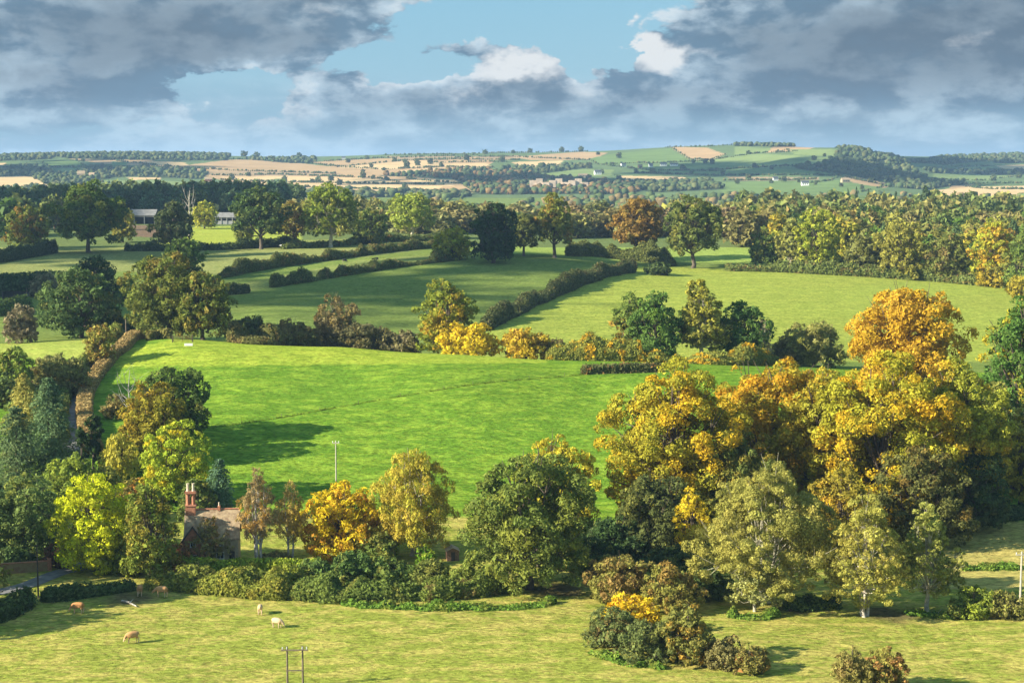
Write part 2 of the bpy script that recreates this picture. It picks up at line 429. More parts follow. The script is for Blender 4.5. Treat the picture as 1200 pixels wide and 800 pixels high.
# far hills: stubble, pasture and woods field by field
S1 = (.58, .40, .20); S2 = (.42, .275, .14); S3 = (.34, .235, .13); G1 = (.145, .205, .065); G2 = (.20, .25, .085); G3 = (.12, .165, .065); WD = (.06, .08, .035)
HILL_FIELDS = [
    ([(190, 198), (268, 187), (330, 188), (380, 196), (440, 186), (560, 183), (578, 190), (560, 199), (460, 205), (540, 212), (556, 226), (430, 224), (300, 219), (240, 207)], S2),
    ([(0, 207), (35, 206), (62, 214), (50, 222), (-200, 224), (-200, 207)], S1), ([(-60, 190), (5, 191), (5, 196), (-60, 197)], S1),
    ([(80, 186), (175, 187), (200, 196), (160, 194), (120, 192)], S2), ([(170, 189), (215, 190), (225, 195), (200, 197)], S1),
    ([(195, 197), (268, 187), (330, 189), (395, 196), (380, 200), (250, 200)], S2), ([(238, 201), (380, 200), (400, 204), (330, 206), (260, 206)], S3),
    ([(255, 207), (330, 206), (435, 209), (462, 213), (440, 216), (290, 213)], S1), ([(300, 214), (440, 216), (525, 216), (555, 224), (430, 223), (320, 219)], S1),
    ([(365, 190), (435, 186), (470, 189), (440, 194), (392, 195)], S2), ([(395, 196), (470, 189), (505, 188), (520, 193), (450, 199)], S1),
    ([(450, 183), (540, 183), (545, 187), (470, 188)], S3), ([(505, 192), (570, 191), (575, 196), (520, 197)], S1), ([(465, 200), (520, 196), (505, 202), (480, 204)], S1),
    ([(478, 211), (530, 210), (540, 216), (490, 216)], S1), ([(520, 218), (552, 219), (556, 226), (500, 226)], S2), ([(560, 184), (610, 182), (608, 187), (560, 188)], S3),
    ([(600, 184), (680, 178), (712, 179), (696, 187), (622, 188)], S2), ([(598, 190), (660, 188), (655, 195), (612, 196)], S1), ([(722, 206), (800, 207), (812, 212), (770, 215), (735, 212)], S1),
    ([(785, 172), (828, 173), (850, 181), (832, 188), (808, 186)], S2), ([(905, 172), (936, 170), (955, 173), (940, 177), (900, 179)], S2), ([(925, 175), (982, 175), (976, 184), (930, 181)], G2),
    ([(988, 207), (1022, 209), (1046, 217), (1035, 221), (1000, 215)], S2), ([(850, 207), (960, 208), (960, 211), (860, 212)], S3),
    ([(1088, 224), (1130, 219), (1300, 216), (1300, 229), (1110, 230)], S1), ([(1112, 218), (1140, 216), (1135, 219), (1115, 222)], S2), ([(1165, 194), (1300, 191), (1300, 197), (1180, 199)], S1),
    ([(48, 190), (90, 188), (100, 195), (60, 197)], G1), ([(68, 198), (100, 197), (98, 203), (75, 203)], G2), ([(110, 212), (180, 211), (240, 215), (225, 221), (150, 219)], G2), ([(150, 208), (190, 207), (190, 210), (155, 211)], S1),
    ([(200, 224), (280, 219), (330, 219), (320, 228), (215, 230)], G2), ([(310, 211), (330, 209), (345, 220), (318, 222)], G1), ([(130, 189), (150, 190), (148, 194), (130, 193)], G1),
    ([(690, 186), (720, 180), (785, 174), (812, 190), (700, 193)], G1), ([(628, 202), (690, 198), (720, 199), (716, 206), (640, 208)], G2), ([(818, 190), (880, 180), (930, 182), (980, 186), (975, 193), (830, 200)], G2),
    ([(740, 194), (820, 191), (960, 201), (985, 206), (830, 206), (745, 203)], G1), ([(830, 214), (980, 211), (1040, 221), (1000, 228), (850, 226)], G1), ([(545, 198), (575, 196), (590, 203), (560, 206)], G1),
    ([(860, 172), (905, 170), (900, 178), (860, 182)], G2), ([(1092, 203), (1140, 203), (1190, 207), (1150, 212), (1095, 211)], G2), ([(1070, 190), (1110, 187), (1120, 195), (1085, 199)], G3), ([(1130, 196), (1165, 195), (1160, 200), (1130, 201)], G2)]
HILL_WOODS = [
    [(60, 182), (95, 178), (160, 176), (240, 178), (270, 183), (266, 188), (180, 188), (80, 186)], [(-100, 185), (60, 182), (60, 187), (-100, 192)],
    [(0, 196), (40, 194), (60, 199), (40, 206), (0, 205)], [(25, 206), (80, 203), (110, 196), (200, 197), (246, 203), (235, 210), (150, 207), (110, 211), (95, 222), (60, 220), (40, 208)],
    [(440, 206), (470, 204), (530, 199), (600, 199), (640, 209), (700, 211), (760, 221), (740, 228), (560, 228), (545, 218), (530, 209)], [(585, 197), (680, 193), (690, 197), (640, 203), (600, 203)],
    [(983, 172), (1012, 172), (1040, 180), (1062, 190), (1085, 210), (1080, 219), (1050, 218), (1000, 206), (940, 199), (925, 194), (965, 193), (978, 184)],
    [(1060, 190), (1110, 184), (1160, 183), (1165, 188), (1110, 193)], [(1140, 182), (1300, 179), (1300, 190), (1170, 192)], [(1085, 199), (1130, 200), (1300, 201), (1300, 205), (1160, 205), (1090, 203)],
    [(280, 186), (372, 186), (366, 192), (335, 191)], [(740, 214), (830, 212), (850, 222), (760, 226)], [(860, 171), (880, 167), (915, 168), (930, 172), (880, 172)], [(1040, 219), (1090, 212), (1130, 215), (1090, 223)], [(120, 222), (200, 221), (215, 229), (110, 231)], [(0, 222), (110, 220), (120, 231), (0, 231)], [(330, 224), (560, 227), (540, 233), (330, 233)]]
def far_colour(X, Y, Z, PX, PY):
    c = np.empty(X.shape + (3,)); c[:] = G3
    jx = PX + 2.5 * (vnoise(X, Y, 90, 2) - .5); jy = PY
    fr = (Y < 5400) | (PX > 1040)
    for poly, col in HILL_FIELDS: c[in_poly(jx, jy, poly) & fr] = col
    for poly in HILL_WOODS: c[in_poly(PX, PY, poly) & fr] = WD
    side = (PX < -60) | (PX > 1260)
    k = vnoise(X, Y, 260, 9)
    c[side & (k > .62)] = S1; c[side & (k < .3)] = G1
    return c, c * .86
us2 = np.concatenate([np.linspace(-.95, -.35, 30)[:-1], np.linspace(-.35, .35, 540), np.linspace(.35, .95, 30)[1:]])
Ys2 = np.concatenate([np.linspace(2790, 5400, 130), np.linspace(5400, 6600, 30)[1:], np.linspace(6600, 13500, 16)[1:]])
def far_material():
    m, nt, out = material("far_fields")
    a = nt.nodes.new('ShaderNodeAttribute'); a.attribute_name = "field"
    tcn = nt.nodes.new('ShaderNodeTexCoord')
    nz = noise(nt, vmth(nt, 'MULTIPLY', tcn.outputs['Object'], (.012, .02, .02)), 1.0, 6, .65)
    hs = nt.nodes.new('ShaderNodeHueSaturation'); nt.links.new(a.outputs['Color'], hs.inputs['Color'])
    nt.links.new(mth(nt, 'MULTIPLY_ADD', nz, .8, .6), hs.inputs['Value'])
    d = nt.nodes.new('ShaderNodeBsdfDiffuse'); nt.links.new(hs.outputs[0], d.inputs[0]); nt.links.new(d.outputs[0], out.inputs[0]); return m
ground_sheet("hills", Ys2, us2, far_colour, far_material())

# ---- lane
def path_px(pts, y0=60, y1=2600):
    return [p if not isinstance(p, tuple) else (np.array((p[0], p[1], 0)) if len(p) == 3 else hit(p[0], p[1], y0, y1)) for p in pts]
def resample(pts, step):
    P = np.array([(p[0], p[1]) for p in pts], float)
    # Catmull-Rom through the points
    Q = np.vstack([2 * P[0] - P[1], P, 2 * P[-1] - P[-2]]); out = []
    for i in range(1, len(Q) - 2):
        L = np.linalg.norm(Q[i + 1] - Q[i]); n = max(2, int(L / step))
        t = np.linspace(0, 1, n, endpoint=False)[:, None]
        a, b, c, d = Q[i - 1], Q[i], Q[i + 1], Q[i + 2]
        out.append(.5 * (2 * b + (c - a) * t + (2 * a - 5 * b + 4 * c - d) * t ** 2 + (3 * b - a - 3 * c + d) * t ** 3))
    return np.vstack(out + [P[-1:]])
def ribbon(name, pts, width, mat, lift=.06):
    C = resample(pts, 1.5); T = np.gradient(C, axis=0); T /= np.linalg.norm(T, axis=1)[:, None] + 1e-9; N = np.stack([-T[:, 1], T[:, 0]], 1)
    k = np.linspace(-.5, .5, 7) * width
    V = C[:, None] + N[:, None] * k[None, :, None]; Z = terr(V[..., 0], V[..., 1]) + lift
    nr, nc = V.shape[:2]; i = np.arange((nr - 1) * nc).reshape(nr - 1, nc)[:, :-1].ravel()
    o = link(name, new_mesh(name, np.concatenate([V, Z[..., None]], 2).reshape(-1, 3), np.stack([i, i + 1, i + nc + 1, i + nc], 1), smooth_shade=True), mat)
    o["kind"] = "structure"; return o
ASPHALT = plain("asphalt", (.13, .125, .13), .85, .2, .6, (.2, .19, .18), .1)
LANE = path_px([(-90, 716), (-20, 698), (30, 686), (66, 672), (105, 660), (112, 634), (104, 590), (90, 550), (82, 515), (84, 485), (90, 462), (104, 436), (116, 418), (138, 404)])
ribbon("lane", LANE, 3.6, ASPHALT)

# ------------------------------------------------------------------ vegetation generators
def unit(v): return v / (np.linalg.norm(v, axis=-1, keepdims=True) + 1e-9)
def sphere_dirs(rng, n): return unit(rng.normal(size=(n, 3)))
def leaf_quads(rng, C, N, s, aspect=.62, updir=None):
    """pointed leaf sprays at C facing N, one triangle each"""
    n = len(C); t = updir if updir is not None else unit(np.cross(N, sphere_dirs(rng, n)))
    b = unit(np.cross(N, t)); s = np.asarray(s)[:, None] if hasattr(s, '__len__') else s
    k = rng.uniform(-.35, .35, (n, 1))
    V = np.stack([C + t * s * 1.1 + b * s * aspect * k, C - t * s * .85 + b * s * aspect * 1.25, C - t * s * (.75 + k) - b * s * aspect * 1.25], 1).reshape(-1, 3)
    return V, np.arange(3 * n).reshape(n, 3)

def make_lobes(rng, style, W, H):
    """big boughs of a crown: centres, radii (3 axes)"""
    L = []
    if style in ('shrub', 'bare_shrub'):
        n = max(6, int(9 * W / max(H, 1) ** 1.0)); n = min(n, 22)
        for i in range(n):
            a = rng.uniform(0, 2 * math.pi); r = math.sqrt(rng.uniform(0, 1)) * .36 * W
            hh = H * rng.uniform(.62, 1.0) * (1 - .45 * (r / (.5 * W)) ** 2)
            rr = rng.uniform(.16, .24) * W
            rr = min(rr, hh * .55)
            L.append((r * math.cos(a), r * math.sin(a), hh * .55, rr, rr, hh * .45))
        for i in range(7):
            a = i * .9 + rng.uniform(0, .4); r = W * rng.uniform(.27, .35); hh = H * rng.uniform(.4, .6)
            L.append((r * math.cos(a), r * math.sin(a), hh * .42, W * .17, W * .17, hh * .5))
        L.append((0, 0, H * .42, W * .36, W * .36, H * .45))
    elif style in ('poplar', 'column'):
        for i in range(12):
            h = rng.uniform(.2, .93); env = W * .5 * (1 - abs(h - .5) ** 2 * 1.6)
            a = rng.uniform(0, 2 * math.pi); r = env * rng.uniform(.1, .45)
            L.append((r * math.cos(a), r * math.sin(a), h * H, env * .55, env * .55, H * .11))
    else:
        base = {'oak': .02, 'round': .0, 'alder': .05, 'birch': .16, 'weep': .02, 'stand': .16}.get(style, .1)
        rz = H * (1 - base) / 2; cz = H * base + rz
        n = {'oak': 22, 'round': 20, 'alder': 38, 'birch': 18, 'weep': 24, 'stand': 20}.get(style, 14)
        off = rng.uniform(0, 6)
        for i in range(n):
            z = 1 - 2 * (i + .5) / n; q = math.sqrt(1 - z * z); a = i * 2.39996 + off + rng.normal() * .25
            k = rng.uniform(.58, .74)
            taper = 1.0
            if style == 'alder': taper = 1.12 - .5 * max(0, z + .3); k = rng.uniform(.45, .9)
            if style in ('birch', 'weep'): taper = 1.0 - .35 * max(0, z)
            if style != 'birch' and style != 'bare' and z < .25: q = max(q, .94 if style != 'stand' else .88)
            r = rng.uniform(.32, .47) * W * .5 * (.66 if style == 'alder' else 1)
            L.append((q * math.cos(a) * k * W * .5 * taper, q * math.sin(a) * k * W * .5 * taper, cz + z * .66 * rz, r * taper, r * taper, min(r, rz * .5) * rng.uniform(.8, 1.05)))
        L.append((0, 0, cz, W * .36, W * .36, rz * .7)); L.append((0, 0, cz - rz * .35, W * .38, W * .38, rz * .5))
        if style in ('oak', 'round'):
            for i in range(6):
                a = i * 1.05 + rng.uniform(0, .5); r = W * rng.uniform(.24, .33); L.append((r * math.cos(a), r * math.sin(a), H * rng.uniform(.14, .22), W * .19, W * .19, H * .13))
        L.append((rng.normal() * W * .06, rng.normal() * W * .06, H - rz * .3, W * .2, W * .2, rz * .3))
    return np.array(L)

def crown_mesh(style, W, H, s, seed, dens=1.0):
    rng = np.random.default_rng(seed)
    VV, FF, CL, LF = [], [], [], []; base = 0
    def put(V, Fc, cl, lf):
        nonlocal base
        VV.append(V); FF.append(Fc + base); base += len(V); CL.append(cl); LF.append(lf)
    if style in ('spruce', 'cedar', 'pine'):
        n_t = {'spruce': 16, 'cedar': 9, 'pine': 9}[style]
        z0 = {'spruce': .06, 'cedar': .12, 'pine': .3}[style]
        C, N, U, cl = [], [], [], []
        per = int(dens * 2.2 * W * H / (s * s) / n_t)
        for i in range(n_t):
            h = z0 + (1 - z0) * (i + .3) / n_t
            if style == 'spruce': r = W * .5 * min(1, (1 - h) ** .62 * 1.12) * rng.uniform(.85, 1.1) + .25
            elif style == 'cedar': r = W * .5 * min(1, 1.25 * (1 - h) ** .55) * rng.uniform(.75, 1.08)
            else: r = W * .5 * math.sin(min(1, max(.12, (1.04 - h) / .55)) * 1.57) * rng.uniform(.8, 1.1)
            nb = 9 if style != 'spruce' else 11
            m = max(8, int(per * (r / (W * .5) + .25)))
            bi = rng.integers(0, nb, m); ang = bi * 2 * math.pi / nb + i * 1.3 + rng.normal(size=m) * (.16 if style == 'spruce' else .22)
            rl = np.sqrt(rng.uniform(.02, 1, m)) * r * (.82 + .25 * np.sin(bi * 7.7 + i * 2.1))
            droop = {'spruce': -.38, 'cedar': .06, 'pine': .15}[style]
            zz = h * H + droop * rl + rng.normal(size=m) * (.13 if style == 'spruce' else .2) * H / n_t * 2
            c = np.stack([np.cos(ang) * rl, np.sin(ang) * rl, zz], 1)
            out = np.stack([np.cos(ang), np.sin(ang), np.full(m, droop)], 1)
            C.append(c); U.append(unit(out + rng.normal(size=(m, 3)) * .35)); N.append(unit(np.array((0, 0, 1.0)) + out * .5 + rng.normal(size=(m, 3)) * .55))
            cl.append(np.full(m, rng.uniform()) * .5 + .5 * ((bi * .37 + i * .61) % 1))
        C, N, U, cl = map(np.concatenate, (C, N, U, cl))
        U = unit(U - N * (U * N).sum(1, keepdims=True))
        V, Fc = leaf_quads(rng, C, N, s * rng.uniform(.8, 1.4, len(C)), .5, U); put(V, Fc, cl, rng.uniform(size=len(C)))
    else:
        L = make_lobes(rng, style, W, H)
        sparse = style in ('alder', 'birch', 'weep', 'bare_shrub')
        nl = len(L); kc = 11 if not sparse else 14
        # clumps on the boughs
        li = np.repeat(np.arange(nl), kc); d = sphere_dirs(rng, len(li)); d[:, 2] = d[:, 2] * .85 + .15; d = unit(d)
        cc = L[li, :3] + d * L[li, 3:] * rng.uniform(.62, .98, (len(li), 1))
        cr = L[li, 3:].min(1) * rng.uniform(.26, .5, len(li)) * (1 if not sparse else .8)
        cc[:, 2] = np.maximum(cc[:, 2], cr * .5)
        lob_r = rng.uniform(size=nl); cl_r = rng.uniform(size=len(li))
        area = 2.6 * (W * W * .8 + W * H)
        n = int(.93 * dens * area / (1.25 * s * s))
        w = cr ** 2; w /= w.sum(); ci = rng.choice(len(li), n, p=w)
        ctr = np.array((0, 0, H * .5)); outw = unit((cc - ctr) / np.array((W, W, H)))
        dd = unit(sphere_dirs(rng, n) + outw[ci] * .55 + np.array((0, 0, .18)))
        C = cc[ci] + dd * (cr[ci] * rng.uniform(.45, 1.05, n) ** .6)[:, None] * np.array((1, 1, .82))
        C += rng.normal(size=C.shape) * s * .35
        C[:, 2] = np.maximum(C[:, 2], .05)
        N = unit(dd * .75 + rng.normal(size=(n, 3)) * .45)
        cl = .45 * lob_r[li[ci]] + .35 * cl_r[ci] + .2 * rng.uniform(size=n)
        U = None
        if style in ('birch', 'weep'):      # hanging sprays
            C[:, 2] -= rng.exponential(.6, n) * s * 2.0; C[:, 2] = np.maximum(C[:, 2], H * (.1 if style == 'birch' else .03))
            U = unit(np.stack([rng.normal(size=n) * .3, rng.normal(size=n) * .3, np.ones(n)], 1))
            N = unit(np.stack([dd[:, 0], dd[:, 1], dd[:, 2] * .2 + .1], 1) + rng.normal(size=(n, 3)) * .4); U = unit(U - N * (U * N).sum(1, keepdims=True))
        V, Fc = leaf_quads(rng, C, N, s * np.exp(rng.normal(size=n) * .38), .42 if style in ('birch', 'weep') else .62, U); put(V, Fc, cl, rng.uniform(size=n))
        if sparse or style == 'poplar':   # twigs reach out beyond the leaves
            m = int(n * (.55 if style == 'bare_shrub' else .16)); k = rng.integers(0, nl, m)
            e = unit(sphere_dirs(rng, m) + np.array((0, 0, .75)))
            p0 = L[k, :3] + e * L[k, 3:] * rng.uniform(.1, .95, (m, 1)); ln = (.9 + .9 * rng.uniform(size=m)) * s * 2.2
            nn = unit(np.cross(e, sphere_dirs(rng, m)))
            V, Fc = leaf_quads(rng, p0, nn, ln, .05, e); put(V, Fc, np.full(m, .95), rng.uniform(size=m) * .3)
    V = np.concatenate(VV); Fc = np.concatenate(FF)
    return new_mesh("crown", V, Fc, {"clump": np.concatenate(CL), "leaf": np.concatenate(LF)})

def trunk_mesh(style, W, H, seed, stems=1, thick=1.0):
    rng = np.random.default_rng(seed + 5); b = MB()
    r0 = max(.12, .021 * H * thick + .008 * W)
    if style in ('spruce', 'cedar', 'pine'):
        b.tube([(0, 0, -.6), (0, 0, .2 * H), (0, 0, .6 * H), (0, 0, .97 * H)], [r0 * 1.3, r0, r0 * .6, r0 * .1], 7)
    else:
        L = make_lobes(np.random.default_rng(seed), style, W, H)
        for s in range(stems):
            a = 2 * math.pi * s / max(stems, 1) + rng.uniform(0, 1); lean = .0 if stems == 1 else .14 * W
            f = (0 if stems == 1 else r0 * .9) ; rs = r0 if stems == 1 else r0 * .62
            ax = [(f * math.cos(a), f * math.sin(a), -.6)]
            for q in (.05, .18, .34, .52, .7, .86):
                ax.append((f * math.cos(a) + lean * q * math.cos(a) + rng.normal() * .012 * W, f * math.sin(a) + lean * q * math.sin(a) + rng.normal() * .012 * W, q * H))
            b.tube(ax, [rs * 1.5, rs * 1.05, rs * .9, rs * .75, rs * .55, rs * .35, rs * .12], 8)
            mine = [l for j, l in enumerate(L) if j % stems == s]
            for l in mine:
                t = min(max(.45 * l[2] / H, .10 if 'shrub' in style else .2), .62); k = t * H
                p0 = np.array((ax[2][0], ax[2][1], k)); p1 = np.array(l[:3]) + np.array((0, 0, l[5] * .3))
                mid = p0 * .5 + p1 * .5 + np.array((0, 0, -.04 * H)) + rng.normal(size=3) * .02 * W
                b.tube([p0, mid, p1], [rs * .45, rs * .3, rs * .08], 5, False)
                for q in range(3 if H > 6 else 1):
                    e = p1 + unit(rng.normal(size=3) + np.array((0, 0, .5))) * l[3] * .8
                    b.tube([mid * .4 + p1 * .6, e], [rs * .18, rs * .05], 4, False)
    me = bpy.data.meshes.new("trunk"); me.from_pydata(b.v, [], b.f); me.update()
    me.polygons.foreach_set("use_smooth", np.ones(len(me.polygons), bool)); return me

def tone(c):
    k = 1 + .6 * max(0, 1 - max(c) / .25); return (min(c[0] * 1.06 * k, .66), min(c[1] * 1.07 * k, .62), c[2] * .78 * k)   # warmer leaf hue; dark leaf colours lifted to stand in for fill light
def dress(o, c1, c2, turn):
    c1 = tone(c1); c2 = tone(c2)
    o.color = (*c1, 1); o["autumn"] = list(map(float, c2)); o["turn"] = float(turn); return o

SEED = [100]
def span(px, base, top, w, Y=None):
    """foot, width and height (m) of a thing seen at these photograph pixels"""
    p = hit(px, base) if Y is None else None
    if p is None:
        q = pix(px, base, Y or 700); p = np.array((q[0], q[1], terr([q[0]], [q[1]])[0]))
    zt = pix(px, top, p[1])[2]; d = math.hypot(p[1], CAMZ - (p[2] + zt) / 2)
    return p, w * d / F, max(zt - p[2], 1.0), d

def tree(name, label, px, base, top, w, style, c1, c2=None, turn=0.0, Y=None, cat='tree', group=None, stems=1, bark=None, dens=1.0, leaf=1.0, thick=1.0):
    SEED[0] += 1; seed = SEED[0]
    p, W, H, d = span(px, base, top, w, Y)
    W *= 1.04
    s = max(.185, 1.3 * d / F) * leaf
    root = empty(name, p, 0); tag(root, label, cat, group)
    link("trunk", trunk_mesh(style, W, H, seed, stems, thick), bark or BARK, root)
    c = link("crown", crown_mesh(style, W, H, s, seed, dens), FOLIAGE, root)
    dress(c, c1, c2 or c1, turn); return root

# shared trees for woods and far hedgerows
PROTO = {}
def proto(style, k, s, W=16., H=18.):
    key = (style, k, s)
    if key not in PROTO:
        sd = 900 + hash(style) % 1 + 37 * k + int(s * 100) + sum(map(ord, style))
        PROTO[key] = (trunk_mesh(style, W, H, sd), crown_mesh(style, W, H, s, sd, .9))
        PROTO[key][0].materials.append(BARK); PROTO[key][1].materials.append(FOLIAGE)
    return PROTO[key]
def tree_copy(name, label, group, p, W, H, style, k, s, c1, c2, turn, rz, W0=16., H0=18., trunk=True):
    tm, cm = proto(style, k, s, W0, H0)
    root = empty(name, p, rz); root.scale = (W / W0, W / W0, H / H0); tag(root, label, 'tree', group)
    if trunk: link("trunk", tm, None, root)
    dress(link("crown", cm, None, root), c1, c2, turn); return root

def hedge(name, label, pts, h, w, c1, c2=None, turn=0., s=.3, lumpy=.3, box=False, cat='hedge', group=None, dens=1.0, y0=60, y1=2600, seed=None):
    """continuous hedge along ground points: inner mass plus leaf sprays over all faces"""
    SEED[0] += 1; rng = np.random.default_rng(seed or SEED[0])
    C = resample(path_px(pts, y0, y1), max(.8, s * 2)); T = np.gradient(C, axis=0); T = T / (np.linalg.norm(T, axis=1)[:, None] + 1e-9); N = np.stack([-T[:, 1], T[:, 0]], 1)
    seg = np.linalg.norm(np.diff(C, axis=0), axis=1); L = seg.sum(); n = len(C)
    ph = rng.uniform(0, 100); t = np.concatenate([[0], np.cumsum(seg)])
    def wob(x, sc): return vnoise(x + ph, x * 0 + 3.3, sc, 4) - .5
    hh = h * (1 + lumpy * (1.3 * wob(t, h * 2.2) + .8 * wob(t, h * .8))); ww = w * (1 + lumpy * 1.1 * wob(t + 50, h * 1.8))
    if not box: hh = hh * (1 + 1.6 * lumpy * np.maximum(0, vnoise(t + ph * 3, t * 0 + 2.7, h * 1.1, 11) - .55))
    if not box: hh = hh * (1 - .6 * lumpy * (vnoise(t + ph * 2, t * 0 + 9.1, h * 3.5, 7) > .66)); ww = ww * (1 + .5 * lumpy * wob(t + 90, h * 4))
    end = np.minimum(1, np.minimum(t, t[-1] - t) / (w * .5) + .25); hh = hh * (.5 + .5 * end); ww = ww * end
    G = terr(C[:, 0], C[:, 1]) - .15
    prof = np.array([(-.5, 0), (-.5, .8), (-.4, .97), (.4, .97), (.5, .8), (.5, 0)]) if box else np.array([(-.42, 0), (-.5, .45), (-.3, .88), (0, 1.0), (.3, .88), (.5, .45), (.42, 0)])
    m = len(prof)
    core = np.empty((n, m, 3))
    for j, (a, z) in enumerate(prof):
        core[:, j, :2] = C + N * (a * ww * .86)[:, None]; core[:, j, 2] = G + z * hh * .9
    i = np.arange((n - 1) * m).reshape(n - 1, m)[:, :-1].ravel()
    Fq = np.stack([i, i + m, i + m + 1, i + 1], 1)
    caps = [np.arange(m)[None], (np.arange(m)[::-1] + (n - 1) * m)[None]]
    per = 2 * h + w; K = int(1.45 * dens * L * per / (1.25 * s * s))
    # leaf sprays over the profile
    pl = np.linalg.norm(np.diff(prof * np.array((w, h)), axis=0), axis=1); cum = np.concatenate([[0], np.cumsum(pl)]) / pl.sum()
    tt = rng.uniform(0, L, K); fi = np.interp(tt, t, np.arange(n)); i0 = np.minimum(fi.astype(int), n - 2); fr = (fi - i0)[:, None]
    c = C[i0] * (1 - fr) + C[i0 + 1] * fr; nn = unit(N[i0] * (1 - fr) + N[i0 + 1] * fr); g = np.interp(fi, np.arange(n), G); H2 = np.interp(fi, np.arange(n), hh); W2 = np.interp(fi, np.arange(n), ww)
    q = rng.uniform(size=K); pa = np.interp(q, cum, prof[:, 0]); pz = np.interp(q, cum, prof[:, 1])
    bump = (vnoise(tt + ph, q * 2.2 * per + ph, .55 if box else 1.1, 6) - .5) * (.12 if box else .55) * min(1, h / 2)
    tang = np.gradient(np.stack([np.interp(np.linspace(0, 1, 200), cum, prof[:, 0]) * w, np.interp(np.linspace(0, 1, 200), cum, prof[:, 1]) * h], 1), axis=0)
    tg = tang[(q * 199).astype(int)]; nrm2 = unit(np.stack([-tg[:, 1], tg[:, 0]], 1))
    off = bump + rng.normal(size=K) * s * (.35 if box else .7)
    pos = np.empty((K, 3)); pos[:, :2] = c + nn * (pa * W2 + nrm2[:, 0] * off)[:, None]; pos[:, 2] = np.maximum(g + pz * H2 + nrm2[:, 1] * off, g + .1)
    nv = np.empty((K, 3)); nv[:, :2] = nn * nrm2[:, :1]; nv[:, 2] = nrm2[:, 1]
    V, Fl = leaf_quads(rng, pos, unit(nv * .8 + rng.normal(size=(K, 3)) * .45), s * rng.uniform(.65, 1.3, K))
    cl = np.clip(.75 * vnoise(tt + ph, q * 3 * h, 1.6, 8) + .25 * rng.uniform(size=K), 0, 1)
    nc = len(core.reshape(-1, 3))
    me = new_mesh(name, np.concatenate([core.reshape(-1, 3), V]), [Fq] + caps + [Fl + nc],
                  {"clump": np.concatenate([np.full(len(Fq) + 2, .9), cl]), "leaf": np.concatenate([np.full(len(Fq) + 2, .0), rng.uniform(size=K)])})
    o = link(name, me, FOLIAGE); dress(o, c1, c2 or c1, turn); tag(o, label, cat, group); return o

# leaf colours (albedo before toning)
LIME = (.50, .52, .03); YEL = (.58, .47, .04); GOLD = (.58, .36, .03); ORA = (.52, .21, .025); RUST = (.30, .12, .035)
OLIVE = (.19, .19, .055); OLIVE2 = (.28, .27, .08); GRN = (.10, .17, .035); YGRN = (.26, .31, .05); DGRN = (.05, .09, .025); BGRN = (.07, .12, .075); BRN = (.21, .16, .07); GREY = (.24, .20, .15); DARK = (.035, .062, .025)

